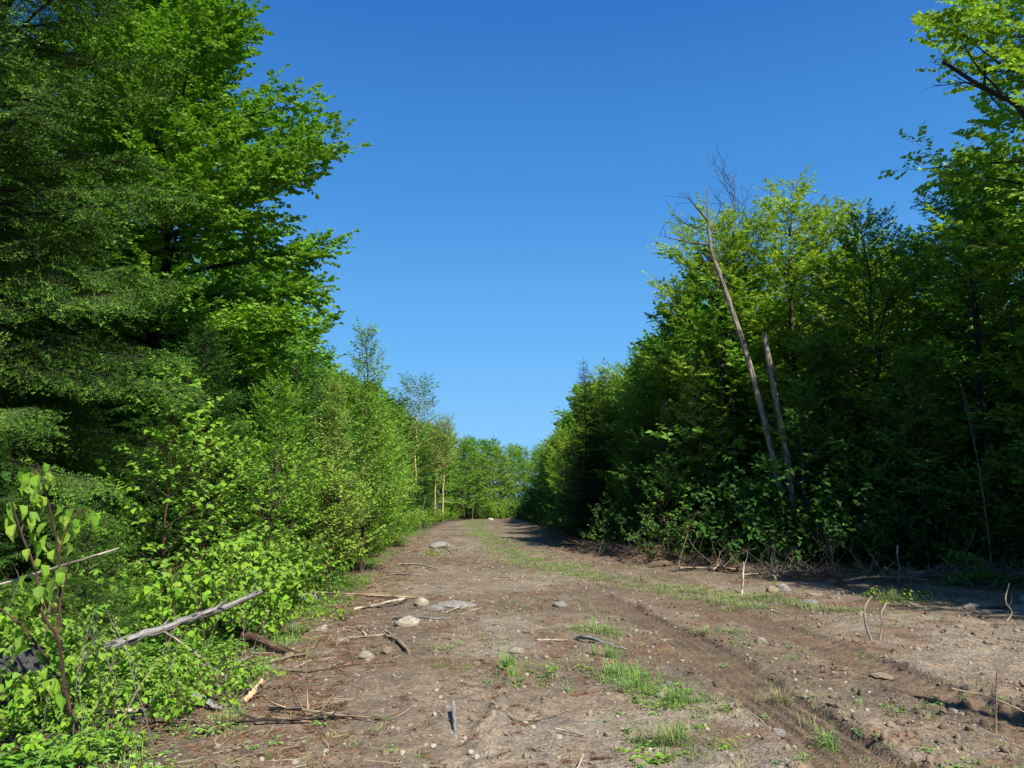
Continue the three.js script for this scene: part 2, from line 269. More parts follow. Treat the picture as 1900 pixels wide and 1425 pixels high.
// a broadleaf tree: stem, boughs, side boughs, twigs, leaves
function broadleaf(o) {
  const R = rng(o.seed), T = new Geo(), B = new Geo(), L = new Geo();
  const stem = [V(0, -0.25, 0)], lean = o.lean || [0, 0], n = 12;
  for (let k = 1; k <= n; k++) { const t = k / n; stem.push(V(lean[0] * t * o.h + o.h * 0.018 * (R() - 0.5) * (k > 1), o.h * t, lean[1] * t * o.h + o.h * 0.018 * (R() - 0.5) * (k > 1))); }
  tube(T, stem, stem.map((_, k) => Math.max(0.006, o.trunk * (1.02 - k / n) ** 0.85 * (k === 0 ? 1.35 : k === 1 ? 1.05 : 1))), 9, WHITE, 0.12, o.seed);
  const twig = (p, d, tint) => { const len = o.twig * (0.6 + 0.8 * R()); if (o.twigWood) tube(B, [p, p.clone().addScaledVector(d, len)], [0.004, 0.002], 3); twigLeaves(L, p, d, len, o.leaf, tint, R); };
  for (let k = 0; k < o.boughs; k++) {
    const tt = (k + R()) / o.boughs, t = lerp(o.from, 0.985, tt), az = k * 2.39996 + 0.9 * (R() - 0.5);
    if (o.sparse && R() < o.sparse) continue;
    const a = alongPts(stem, (t * n + 1) / (n + 1)), el = lerp(o.el0, o.el1, tt) + 0.35 * (R() - 0.5), len = Math.max(0.2, o.r * o.shape(tt) * (1.2 - (o.vary ?? 0.5) + (o.vary ?? 0.5) * R()));
    const d = V(Math.cos(az) * Math.cos(el), Math.sin(el), Math.sin(az) * Math.cos(el)), pts = curve(a, d, len, 7, o.bend ?? 0.15, 0.3, R), r0 = Math.min(o.trunk * 0.55 * (1.1 - t), 0.012 + len * 0.017);
    tube(B, pts, pts.map((_, q) => lerp(r0, 0.004, q / 7)), 5, WHITE, 0.1, o.seed + k);
    const bt = 0.86 + 0.28 * R(), n2 = Math.ceil(len / o.gap2);
    for (let q = 0; q < n2; q++) {
      const s = lerp(0.18, 1, (q + 0.4 + 0.5 * R()) / n2); if (R() < (o.miss ?? 0.08)) continue;
      const pd = dirPts(pts, Math.min(0.98, s)), sd = V(0, 0, 0).crossVectors(pd, UP).normalize(), sgn = q % 2 ? 1 : -1, fwd = lerp(0.7, 1.6, s);
      const d2 = pd.clone().multiplyScalar(fwd).addScaledVector(sd, sgn * (0.6 + 0.7 * R())).addScaledVector(UP, 1.2 * (R() - 0.45)).normalize(), l2 = (0.2 + len * 0.36 * (1.15 - s * 0.75)) * (0.6 + 0.6 * R());
      const p2 = curve(alongPts(pts, Math.min(1, s)), d2, l2, 4, 0.05, 0.35, R);
      tube(B, p2, [0.011, 0.008, 0.006, 0.004, 0.003].map((v) => v * (o.thin ?? 1)), 3);
      const ct = bt * (0.85 + 0.3 * R()), n3 = Math.ceil(l2 / o.gap3);
      for (let w = 0; w < n3; w++) {
        const u = lerp(0.12, 1, (w + 0.5) / n3), e = dirPts(p2, Math.min(0.98, u)), sd2 = V(0, 0, 0).crossVectors(e, UP).normalize();
        twig(alongPts(p2, u), e.clone().multiplyScalar(0.8).addScaledVector(sd2, (w % 2 ? 1 : -1) * (0.35 + 0.8 * R())).addScaledVector(UP, 1.3 * (R() - 0.45)).normalize(), ct);
      }
      twig(p2[4], dirPts(p2, 0.98), ct);
    }
  }
  console.log(o.seed, 'broadleaf tris', T.m / 3 | 0, B.m / 3 | 0, L.m / 3 | 0);
  return { trunk: T.done(true), branches: B.done(true), crown: L.done(false), bark: o.bark || M.bark };
}
function treeOf(g, name) {
  const t = holder(); part(t, g.trunk, g.bark, 'trunk'); part(t, g.branches, g.twigBark || g.bark, 'branches'); part(t, g.crown, M.leaf, 'crown'); return t;
}
// a fir spray: a flat shoot of needles, one unit long along +x, as [positions, colours]
function spray(seed, step, width, sides, tipCol, col) {
  const R = rng(seed), G = new Geo(), woody = [0.09, 0.06, 0.035];
  const shoot = (a, d, len) => {
    const s = V(-d.z, 0, d.x), n = Math.max(3, Math.round(len / step)), w = 0.006;
    const e = V(a.x + d.x * len, a.y - 0.13 * len * (0.6 + 0.6 * R()), a.z + d.z * len);
    if (len > 0.3) { const i0 = G.v(a.x + s.x * w, a.y, a.z + s.z * w, woody), i1 = G.v(a.x - s.x * w, a.y, a.z - s.z * w, woody), i2 = G.v(e.x, e.y, e.z, woody); G.f(i0, i1, i2); }
    for (let k = 0; k < n; k++) for (const g of [-1, 1]) {
      const u = (k + R()) / n, p = a.clone().lerp(e, u), l = 0.07 * (0.75 + 0.4 * R()) * (u > 0.92 ? 0.7 : 1);
      const ph = (R() - 0.3) * 1.9, q = V(s.x * g * Math.cos(ph) + d.x * 0.7, Math.sin(ph), s.z * g * Math.cos(ph) + d.z * 0.7).normalize(), c0 = u > 0.62 && len < 0.5 ? tipCol : col, k2 = 0.8 + 0.4 * R(), c = tone(c0, k2);
      const a0 = G.v(p.x - d.x * width, p.y, p.z - d.z * width, c), b0 = G.v(p.x + d.x * width, p.y, p.z + d.z * width, c), t0 = G.v(p.x + q.x * l, p.y + q.y * l, p.z + q.z * l, c);
      G.f(a0, b0, t0);
    }
  };
  shoot(V(0, 0, 0), V(1, 0, 0), 1);
  for (let k = 0; k < sides; k++) {
    const x = 0.1 + 0.8 * k / (sides - 1), g = k % 2 ? 1 : -1, a = 0.75 + 0.25 * R(), len = (0.1 + 0.42 * (1 - x)) * (0.85 + 0.3 * R());
    shoot(V(x, -0.08 * x, 0), V(Math.cos(a), 0, Math.sin(a) * g), len);
  }
  console.log('spray', G.m / 3);
  return G;
}
const NEED = [0.04, 0.105, 0.015], TIP = [0.135, 0.26, 0.027];
const SPRAYS = [5, 15, 25].map((k) => [spray(k, 0.045, 0.0088, 9, TIP, NEED), spray(k + 1, 0.095, 0.02, 8, [0.07, 0.17, 0.022], NEED), spray(k + 2, 0.115, 0.022, 8, [0.03, 0.07, 0.02], [0.018, 0.042, 0.014])]);
function conifer(o) {
  const R = rng(o.seed), T = new Geo(), B = new Geo(), C = new Geo(),  X = V(0, 0, 0), Y = V(0, 0, 0), Z = V(0, 0, 0);
  const stem = [], n = 14; for (let k = 0; k <= n; k++) stem.push(V(0.012 * o.h * (R() - 0.5), o.h * k / n - (k ? 0 : 0.3), 0.012 * o.h * (R() - 0.5)));
  tube(T, stem, stem.map((_, k) => Math.max(0.008, o.trunk * (1.01 - k / n))), 9, WHITE, 0.1, o.seed);
  const put = (p, d, s, roll, c) => {
    X.copy(d).normalize(); Z.crossVectors(X, UP).normalize(); Y.crossVectors(Z, X); Y.applyAxisAngle(X, roll); Z.crossVectors(X, Y);
    const G = SPRAYS[R() * 3 | 0][o.proto], b0 = C.n, P_ = G.p, Q_ = G.c;
    for (let k = 0; k < G.n; k++) { const x = P_[k * 3] * s, y = P_[k * 3 + 1] * s, z = P_[k * 3 + 2] * s; C.v(p.x + X.x * x + Y.x * y + Z.x * z, p.y + X.y * x + Y.y * y + Z.y * z, p.z + X.z * x + Y.z * y + Z.z * z, [Q_[k * 3] * c[0], Q_[k * 3 + 1] * c[1], Q_[k * 3 + 2] * c[2]]); }
    for (let k = 0; k < G.m; k += 3) C.f(G.i[k] + b0, G.i[k + 1] + b0, G.i[k + 2] + b0);
  };
  for (let y = o.from; y < o.h * 0.985;) {
    const t = y / o.h, k = Math.max(3, Math.round(o.perWhorl * (1 - 0.35 * t))), off = R() * 7;
    for (let b = 0; b < k; b++) {
      if (R() < (o.miss ?? 0.1)) continue;
      const az = off + b / k * 6.283 + 0.5 * (R() - 0.5), len = Math.max(0.1, o.r * (1 - t) ** (o.pow ?? 0.8) * (0.7 + 0.45 * R())), el = lerp(o.el0, o.el1, t) + 0.2 * (R() - 0.5);
      const pts = curve(V(alongPts(stem, t).x, y + 0.2 * (R() - 0.5), alongPts(stem, t).z), V(Math.cos(az) * Math.cos(el), Math.sin(el), Math.sin(az) * Math.cos(el)), len, 7, o.bend ?? 0.2, 0.12, R);
      tube(B, pts, pts.map((_, q) => lerp(0.008 + len * 0.009, 0.003, q / 7)), 4);
      const tint = 0.72 + 0.56 * R(), nn = Math.ceil(len / o.gap);
      for (let q = 0; q < nn; q++) {
        const s = lerp(o.bare ?? 0.16, 1, (q + 0.5) / nn), pd = dirPts(pts, Math.min(0.98, s)), sd = V(0, 0, 0).crossVectors(pd, UP).normalize(), p = alongPts(pts, s);
        for (const g of [-1, 1]) {
          const z = o.spray * (0.55 + 0.75 * Math.sin(Math.PI * clamp(s * 0.85 + 0.1, 0, 1))) * (0.8 + 0.4 * R()) * Math.min(1, 0.4 + len);
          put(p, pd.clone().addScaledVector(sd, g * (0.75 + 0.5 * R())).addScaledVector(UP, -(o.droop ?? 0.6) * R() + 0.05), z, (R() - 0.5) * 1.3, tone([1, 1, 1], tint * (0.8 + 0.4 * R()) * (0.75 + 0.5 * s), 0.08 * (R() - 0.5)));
        }
      }
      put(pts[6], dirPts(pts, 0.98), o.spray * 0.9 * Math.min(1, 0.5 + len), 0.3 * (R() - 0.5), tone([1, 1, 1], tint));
    }
    y += o.whorl * (0.8 + 0.4 * R()) * (1 - 0.35 * t);
  }
  put(stem[n].clone().add(V(0, -0.15, 0)), V(0.02, 1, 0.02), o.spray * 0.8, 0, [1, 1, 1]);
  console.log(o.seed, 'conifer tris', C.m / 3 | 0, B.m / 3 | 0);
  return { trunk: T.done(true), branches: B.done(true), crown: C.done(false), bark: o.bark || M.darkBark };
}
function coniferOf(g) { const t = holder(); part(t, g.trunk, g.bark, 'trunk'); part(t, g.branches, g.bark, 'branches'); part(t, g.crown, M.needle, 'crown'); return t; }
const stand = (root, x, z, turn = 0, s = 1, sy = s, sink = 0) => { root.position.set(x, height(x, z) - sink, z); root.rotation.y = turn; root.scale.set(s, sy, s); return root; };

const ROUND = (t) => Math.sin(Math.PI * clamp(0.16 + 0.8 * t, 0, 1)) ** 0.7;
const EGG = (t) => Math.sin(Math.PI * clamp(0.28 + 0.7 * t, 0, 1)) ** 0.8;
const WIDE = table([[0, 0.55], [0.1, 0.8], [0.24, 1], [0.4, 0.94], [0.58, 0.62], [0.8, 0.34], [1, 0.14]]);
const LOW = (t) => Math.sin(Math.PI * clamp(0.3 + 0.66 * t, 0, 1)) ** 0.9;
const SPIRE = (t) => 1 - 0.8 * t;
const GREEN = { maple: [0.165, 0.34, 0.014], lime: [0.31, 0.47, 0.026], birch: [0.21, 0.38, 0.032], deep: [0.13, 0.29, 0.018], shrub: [0.215, 0.41, 0.022], alder: [0.175, 0.375, 0.016] };
const P = {
  bigMaple: broadleaf({ seed: 11, h: 14.4, r: 3.15, vary: 0.22, trunk: 0.19, from: 0.21, boughs: 100, el0: -0.05, el1: 1.15, shape: WIDE, gap2: 0.17, gap3: 0.125, twig: 0.34, bend: 0.12, miss: 0.06, leaf: { size: 0.112, wide: 0.92, per: 9, col: GREEN.maple, kind: 0 }, bark: M.darkBark }),
  lacy: broadleaf({ seed: 17, h: 15, r: 4.3, trunk: 0.19, from: 0.25, boughs: 62, el0: -0.05, el1: 1.0, shape: WIDE, gap2: 0.26, gap3: 0.15, twig: 0.36, bend: 0.06, miss: 0.2, leaf: { size: 0.115, wide: 0.92, per: 9, col: [0.245, 0.4, 0.022], kind: 0 }, bark: M.darkBark }),
  maple: broadleaf({ seed: 23, h: 11, r: 3, trunk: 0.13, from: 0.2, boughs: 48, el0: 0.1, el1: 1.1, shape: EGG, gap2: 0.22, gap3: 0.18, twig: 0.34, leaf: { size: 0.12, wide: 1, per: 8, col: GREEN.deep, kind: 3 } }),
  lime: broadleaf({ seed: 31, h: 11, r: 2.8, trunk: 0.12, from: 0.3, boughs: 40, el0: 0.2, el1: 1.1, shape: ROUND, gap2: 0.25, gap3: 0.2, twig: 0.34, bend: 0.25, miss: 0.14, leaf: { size: 0.125, wide: 1, per: 9, col: GREEN.lime, kind: 3, yellow: 0.04 } }),
  birch: broadleaf({ seed: 41, h: 6, r: 1.5, trunk: 0.04, from: 0.05, boughs: 56, el0: 0.45, el1: 1.2, shape: SPIRE, gap2: 0.125, gap3: 0.11, twig: 0.22, bend: 0.4, thin: 0.6, leaf: { size: 0.065, wide: 0.72, per: 6, col: GREEN.birch, kind: 0, droop: -0.5 }, bark: M.redBark }),
  poplar: broadleaf({ seed: 43, h: 6, r: 1.8, trunk: 0.05, from: 0.05, boughs: 56, el0: 0.3, el1: 1.15, shape: EGG, gap2: 0.145, gap3: 0.115, twig: 0.24, bend: 0.3, thin: 0.6, leaf: { size: 0.075, wide: 0.8, per: 6, col: GREEN.alder, kind: 0, droop: -0.4 }, bark: M.greyBark }),
  farBirch: broadleaf({ seed: 47, h: 9, r: 2.1, trunk: 0.075, from: 0.46, boughs: 34, el0: 0.35, el1: 1.15, shape: ROUND, gap2: 0.24, gap3: 0.19, twig: 0.3, bend: 0.3, leaf: { size: 0.1, wide: 0.75, per: 6, col: GREEN.birch, kind: 0, droop: -0.4 }, bark: M.orangeBirch }),
  farBroad: broadleaf({ seed: 53, h: 8, r: 2.2, trunk: 0.09, from: 0.05, boughs: 40, el0: 0.1, el1: 1.15, shape: EGG, gap2: 0.24, gap3: 0.2, twig: 0.32, leaf: { size: 0.13, wide: 0.8, per: 6, col: [0.195, 0.38, 0.022], kind: 0 } }),
  backTree: broadleaf({ seed: 59, h: 9, r: 2.6, trunk: 0.1, from: 0.04, boughs: 40, el0: 0.1, el1: 1.1, shape: EGG, gap2: 0.34, gap3: 0.3, twig: 0.4, leaf: { size: 0.19, wide: 0.85, per: 6, col: GREEN.deep, kind: 0 } }),
  sapling: broadleaf({ seed: 61, h: 2.9, r: 0.85, trunk: 0.018, from: 0.12, boughs: 24, el0: 0.35, el1: 1.2, shape: EGG, gap2: 0.2, gap3: 0.18, twig: 0.16, bend: 0.2, thin: 0.5, miss: 0.1, leaf: { size: 0.085, wide: 0.74, per: 4, col: GREEN.shrub, kind: 1, droop: -0.5 }, bark: M.redBark }),
  sapling2: broadleaf({ seed: 67, h: 2.4, r: 0.95, trunk: 0.016, from: 0.06, boughs: 26, el0: 0.25, el1: 1.1, shape: EGG, gap2: 0.18, gap3: 0.16, twig: 0.15, bend: 0.2, thin: 0.5, leaf: { size: 0.07, wide: 0.9, per: 5, col: GREEN.shrub, kind: 2, droop: -0.3 }, bark: M.redBark }),
};
const F = {
  near: conifer({ seed: 71, h: 13, r: 3.9, trunk: 0.19, from: 1.2, perWhorl: 6, whorl: 0.46, el0: -0.3, el1: 0.7, bend: 0.02, gap: 0.115, spray: 0.54, bare: 0.12, miss: 0.08, droop: 1, proto: 0 }),
  mid: conifer({ seed: 73, h: 10, r: 2.3, trunk: 0.13, from: 0.5, perWhorl: 6, whorl: 0.36, el0: -0.2, el1: 0.7, gap: 0.15, spray: 0.4, proto: 1 }),
  spire: conifer({ seed: 79, h: 9, r: 1.5, trunk: 0.08, from: 0.3, perWhorl: 7, whorl: 0.31, el0: -0.3, el1: 0.6, gap: 0.15, spray: 0.44, pow: 0.85, bare: 0.1, miss: 0.05, proto: 2 }),
  young: conifer({ seed: 81, h: 5.4, r: 1.75, trunk: 0.06, from: 0.15, perWhorl: 6, whorl: 0.27, el0: -0.15, el1: 0.7, gap: 0.12, spray: 0.36, pow: 0.75, proto: 1 }),
  small: conifer({ seed: 83, h: 2, r: 0.95, trunk: 0.03, from: 0.1, perWhorl: 6, whorl: 0.22, el0: 0.0, el1: 0.7, gap: 0.12, spray: 0.36, pow: 0.7, proto: 0 }),
};

// ---------------------------------------------------------------- the trees along the track
const PROTO = {};
for (const k in P) PROTO[k] = treeOf(P[k]);
for (const k in F) PROTO[k] = coniferOf(F[k]);
function plant(kind, name, x, z, turn, s, label, category, group, mat) { const t = PROTO[kind].clone(); if (mat) t.children.find((m) => m.name === 'crown').material = mat; return add(stand(t, x, z, turn, s, s), name, label, category, group); }
// left side, from the camera outwards
plant('near', 'fir_tree', -6.9, -9.4, 0.4, 1, 'tall dark fir nearest the camera, its wide boughs filling the upper left corner', 'fir tree');
plant('near', 'fir_tree', -11.4, -12.6, 2.1, 1.05, 'tall fir in the far upper left corner, behind the nearest fir', 'fir tree');
plant('mid', 'fir_tree', -8.2, -13.4, 1.2, 0.86, 'dark fir between the nearest fir and the big round-crowned maple', 'fir tree');
plant('bigMaple', 'maple_tree', -7.2, -15.4, 0.6, 1, 'big bright green maple with a rounded crown against the sky, left of the track', 'maple tree');
plant('maple', 'maple_tree', -11.5, -17.5, 2.6, 1.15, 'maple mostly hidden behind the big round-crowned maple on the left', 'maple tree');
plant('young', 'spruce_tree', -5.35, -13.2, 0.3, 0.86, 'dark young spruce under the big left maple, behind the light green bushes', 'spruce tree');
plant('young', 'spruce_tree', -6.9, -11.6, 1.3, 0.72, 'short dark spruce beneath the nearest fir, left of the leafy sapling', 'spruce tree');
plant('young', 'spruce_tree', -6.2, -16.9, 2.2, 0.98, 'dark spruce just right of the big left maple, behind the birches', 'spruce tree');
plant('sapling', 'sapling', -4.3, -9.7, 0.2, 1.02, 'slender light green sapling with broad leaves in front of the dark left firs', 'sapling');
plant('small', 'small_fir', -3.95, -7.35, 0.5, 0.66, 'low spreading fir with flat boughs at the left edge, above the bushes', 'small fir');
plant('young', 'small_fir', -5.35, -7.4, 1.9, 0.5, 'small fir at the left picture edge, behind the wilting sapling', 'small fir');
const LB = [   // young broadleaf growth left of the track
  ['sapling2', -4.5, -11.4, 0.3, 1.0, 'bushy young maple right of the leafy sapling, beneath the dark spruce'],
  ['sapling2', -3.9, -12.7, 1.4, 0.95, 'bright young maple standing above the raspberry bushes on the left'],
  ['poplar', -4.5, -14.6, 0.9, 0.62, 'dense young poplar under the lowest boughs of the big left maple'],
  ['poplar', -5.2, -18.4, 2.2, 0.82, 'young poplar between the big left maple and the tall slender birch'],
  ['birch', -3.75, -16.2, 1.1, 0.66, 'short birch in front of the tall slender birch on the left'],
  ['birch', -3.5, -18.3, 0.0, 0.93, 'tall slender birch whose thin top stands above the left thicket'],
  ['poplar', -4.4, -17.2, 2.8, 0.72, 'leafy young poplar left of the tall slender birch'],
  ['poplar', -4.9, -21.5, 3.0, 0.83, 'round young poplar behind the tall slender birch'],
  ['poplar', -4.35, -21.6, 4.0, 0.78, 'young poplar just right of the tall slender birch, at the track edge'],
  ['sapling2', -3.5, -15.0, 2.6, 0.9, 'low bright green bush in front of the short left birch'],
  ['sapling2', -3.75, -18.9, 3.6, 0.8, 'low bush at the foot of the tall slender birch'],
  ['poplar', -5.6, -25.5, 1.7, 0.87, 'broad young poplar along the left track edge, a little before the birch pair'],
  ['poplar', -4.9, -27.6, 5.1, 0.7, 'lower young poplar in front of the broad poplar on the left'],
  ['sapling', -4.7, -24.1, 0.6, 0.9, 'thin sapling beside the left track edge, before the low round spruce'],
];
for (const [k, x, z, a, s, l] of LB) plant(k, k === 'birch' ? 'birch_tree' : k === 'poplar' ? 'poplar_tree' : 'sapling', x, z, a, s, l, k === 'birch' ? 'birch tree' : k === 'poplar' ? 'poplar tree' : 'sapling', 'young trees left of the track', { 3: M.leafDark, 4: M.leafPale, 6: M.leafDark, 7: M.leafPale, 9: M.leafPale, 11: M.leafDark, 13: M.leafPale }[LB.findIndex((e) => e[6 - 1] === l)]);
plant('young', 'spruce_tree', -5.15, -19.9, 0.9, 0.78, 'dark spruce standing behind the tall slender birch', 'spruce tree');
plant('young', 'spruce_tree', -5.0, -25.9, 1.9, 0.66, 'short dark spruce between the young poplars on the left', 'spruce tree');
plant('small', 'small_spruce', -4.55, -28.8, 0.5, 0.95, 'low round spruce at the left track edge, before the pale stake', 'small spruce');
plant('small', 'small_spruce', -5.2, -30.6, 2.5, 0.8, 'smaller spruce behind the low round spruce on the left edge', 'small spruce');
const FB = [   // the far end
  ['poplar', -6.1, -31.5, 0.4, 0.95, 'young poplar right behind the low round spruce', 'poplar tree'],
  ['farBroad', -7.2, -36, 1.2, 0.66, 'dense green tree left of the birch pair, below the first sky notch', 'broadleaf tree'],
  ['farBroad', -6.3, -42, 2.6, 0.66, 'green tree left of the pale stake at the far left edge', 'broadleaf tree'],
  ['farBroad', -8.6, -48, 3.9, 0.78, 'tree behind the pale stake on the far left', 'broadleaf tree'],
  ['farBirch', -7.2, -58, 1.0, 1.12, 'tall birch with a thin airy crown above the far left trees', 'birch tree'],
  ['farBirch', -5.4, -61, 2.9, 0.86, 'birch with a bare orange-white trunk at the far track edge, right of the pair', 'birch tree'],
  ['farBirch', -6.05, -61.5, 4.4, 0.82, 'birch with a bare pale trunk at the far track edge, left of the pair', 'birch tree'],
  ['farBroad', -7.3, -65, 0.5, 0.85, 'bright green tree behind the two bare birch trunks', 'broadleaf tree'],
  ['farBroad', -4.3, -70, 5.2, 0.88, 'bright green tree right of the two bare birch trunks, far end', 'broadleaf tree'],
  ['farBroad', -3.0, -75, 1.9, 0.82, 'round green tree closing the far end of the track', 'broadleaf tree'],
  ['farBroad', -1.2, -78, 3.3, 0.86, 'green tree at the far end, just left of the right-hand wood', 'broadleaf tree'],
  ['farBroad', 1.2, -80, 0.2, 0.85, 'pale green tree at the far end, half hidden by the right-hand wood', 'broadleaf tree'],
  ['young', -3.3, -72.4, 0.7, 0.8, 'small dark spruce at the far end of the track', 'spruce tree'],
  ['young', -6.5, -57, 2.2, 0.75, 'dark young spruce left of the two bare birch trunks', 'spruce tree'],
];
for (const [k, x, z, a, s, l, c] of FB) plant(k, c.replace(' ', '_'), x, z, a, s, l, c, 'trees at the far end of the track', c === 'spruce tree' ? null : [null, M.leafPale, null, M.leafDark, M.leafPale][Math.round(Math.abs(x * 7 + z)) % 5]);
// right side
const RB = [
  ['lacy', 13.4, -15.0, 0.4, 1.06, 'tallest maple at the right picture edge, reaching out of the top', 'maple tree'],
  ['maple', 11.6, -18.8, 0.5, 0.86, 'dark green maple at the right, below the tallest maple', 'maple tree'],
  ['maple', 9.9, -20.6, 2.3, 0.82, 'deep green maple right of the yellow-green crowns', 'maple tree'],
  ['lime', 8.7, -23.4, 0.2, 0.97, 'yellow-green maple, highest crown of the middle right wood', 'maple tree'],
  ['lime', 10.7, -24.6, 3.2, 0.96, 'yellow-green maple right of the highest middle crown', 'maple tree'],
  ['lime', 6.6, -23.8, 4.5, 0.93, 'yellow-green maple just behind the leaning dead trunk', 'maple tree'],
  ['maple', 5.7, -25.6, 1.9, 0.72, 'dark maple left of the leaning dead trunk', 'maple tree'],
  ['maple', 4.9, -28.2, 4.1, 0.62, 'lower maple between the leaning dead trunk and the twin spruces', 'maple tree'],
  ['poplar', 5.1, -30.5, 4.4, 1.12, 'grey-green poplar right of the twin spruces', 'poplar tree'],
  ['spire', 2.75, -28.8, 0.0, 0.75, 'left one of the twin dark spruces along the right wood', 'spruce tree'],
  ['spire', 3.45, -29.0, 2.0, 0.73, 'right one of the twin dark spruces along the right wood', 'spruce tree'],
  ['lime', 4.3, -34.0, 0.9, 0.66, 'yellow-green tree behind the twin dark spruces', 'maple tree'],
  ['farBroad', 3.3, -40.5, 0.9, 0.66, 'tree beyond the twin spruces, at the left end of the right wood', 'broadleaf tree'],
  ['lime', 2.9, -46, 2.2, 0.5, 'yellow-green small tree beyond the twin spruces', 'maple tree'],
  ['farBroad', 3.1, -53, 2.5, 0.68, 'far tree of the right wood, next to the end of the track', 'broadleaf tree'],
  ['farBroad', 2.4, -62, 4.4, 0.7, 'farthest tree of the right wood, touching the far end', 'broadleaf tree'],
  ['mid', 8.3, -20.4, 0.7, 0.62, 'dark fir at the foot of the leaning dead trunk, right side', 'fir tree'],
  ['mid', 5.6, -22.9, 2.7, 0.64, 'dark fir left of the leaning dead trunk', 'fir tree'],
  ['mid', 12.2, -17.0, 4.1, 0.7, 'dark fir under the maples at the right picture edge', 'fir tree'],
  ['farBroad', 9.6, -18.4, 1.9, 0.62, 'low dark broadleaf tree at the front of the right wood, above the dead branches', 'broadleaf tree'],
  ['farBroad', 7.5, -19.9, 3.9, 0.55, 'low dark broadleaf tree right of the broken trunk', 'broadleaf tree'],
  ['farBroad', 11.7, -16.1, 0.9, 0.7, 'broadleaf tree at the right picture edge, above the pale log', 'broadleaf tree'],
  ['spire', 4.7, -23.3, 0.9, 0.52, 'dark spruce behind the yellow-leaved shoot', 'spruce tree'],  // dark needles stand in for the shade at this spot
  ['poplar', 4.2, -26.4, 3.3, 0.6, 'dark young poplar at the bend of the right wood edge', 'poplar tree'],
  ['poplar', 2.9, -36, 1.8, 0.7, 'dark young poplar below the twin spruces', 'poplar tree'],
  ['sapling2', 6.5, -20.9, 0.4, 0.8, 'dark sapling in the shade beside the leaning dead trunk', 'sapling'],
  ['sapling', 4.35, -21.9, 2.2, 0.95, 'thin sapling in half shade right of the yellow-leaved shoot', 'sapling'],
  ['sapling2', 8.5, -18.9, 3.1, 1.0, 'shaded sapling at the wood edge behind the dead branches', 'sapling'],
  ['sapling2', 10.6, -16.9, 5.0, 1.0, 'shaded sapling near the right edge, behind the heap of ferns', 'sapling'],
  ['sapling2', 2.75, -30, 1.0, 0.9, 'sapling where the tree shadow falls across the track', 'sapling'],
];
for (const [k, x, z, a, s, l, c] of RB) plant(k, c.replace(' ', '_'), x, z, a, s, l, c, 'trees of the right wood', c === 'sapling' || /^(low )?dark (young|broad)|^low dark/.test(l) ? M.leafDark : null);  // darker crown tint paints shade onto saplings and low trees here

// the woods behind, which read as one mass
const canopy = table([[-0.72, 1], [-0.3, 0.7], [-0.27, 0.165], [-0.21, 0.172], [-0.16, 0.152], [-0.13, 0.112], [-0.1, 0.1], [-0.055, 0.086], [0, 0.08], [0.035, 0.073], [0.065, 0.092], [0.095, 0.155], [0.15, 0.165], [0.19, 0.22], [0.22, 0.3], [0.26, 0.37], [0.45, 0.37], [0.5, 0.34], [0.56, 0.38], [0.62, 0.6], [2, 1]]);
function wood(name, label, spots) {
  const w = holder();
  for (const k of ['backTree', 'farBroad', 'maple']) {
    const here = spots.filter((s) => s.k === k); if (!here.length) continue;
    for (const [g, m, n] of [[P[k].trunk, P[k].bark, 'trunks'], [P[k].crown, M.leaf, 'crowns']]) {
      const im = new THREE.InstancedMesh(g, m, here.length), o = new THREE.Object3D();
      here.forEach((s, i) => { o.position.set(s.x, height(s.x, s.z), s.z); o.rotation.y = s.a; o.scale.set(s.s * 1.1, s.sy, s.s * 1.1); o.updateMatrix(); im.setMatrixAt(i, o.matrix); });
      im.name = n; w.add(im);
    }
  }
  add(w, name, label, 'wood', null, 'stuff');
}
{
  const R = rng(404), left = [], right = [], end = [];
  const push = (arr, x, z) => {
    const d = -z, k = ['backTree', 'backTree', 'farBroad'][R() * 3 | 0], hgt = { backTree: 9, farBroad: 8 }[k];
    const lim = d > 14 ? 1.6 + d * canopy(x / d) * (0.78 + 0.14 * R()) : 11, H = Math.min(8 + 5 * R(), lim); if (H < 2) return;
    const sy = H / hgt; arr.push({ k, x, z, a: R() * 6.3, s: clamp(sy, 0.62, 1.1), sy });
  };
  for (let d = 4; d < 84; d += 3.0) for (let q = 0; q < 7; q++) {
    const x = edgeLeft(d) - 4.2 - q * 3.1 - 1.5 * R() - (d < 20 ? 4.5 : 0), z = -d - 2 * R(); push(left, x, z);
  }
  for (let d = 13; d < 80; d += 2.8) for (let q = 0; q < 7; q++) {
    const x = edgeRight(Math.max(d, 19)) + 3.6 + q * 2.9 + 1.5 * R() + (d < 22 ? 5.4 : 0), z = -d - 2 * R() - (d < 22 ? 3 : 0); push(right, x, z);
  }
  for (let x = -34; x < 22; x += 2.6) for (let q = 0; q < 3; q++) push(end, x + R(), -84 - q * 5 - 3 * R());
  wood('left_wood', 'dense mass of trees behind the front row on the left', left);
  wood('right_wood', 'dense dark mass of trees behind the front row on the right', right);
  wood('far_wood', 'mass of trees closing the view beyond the far end of the track', end);
}
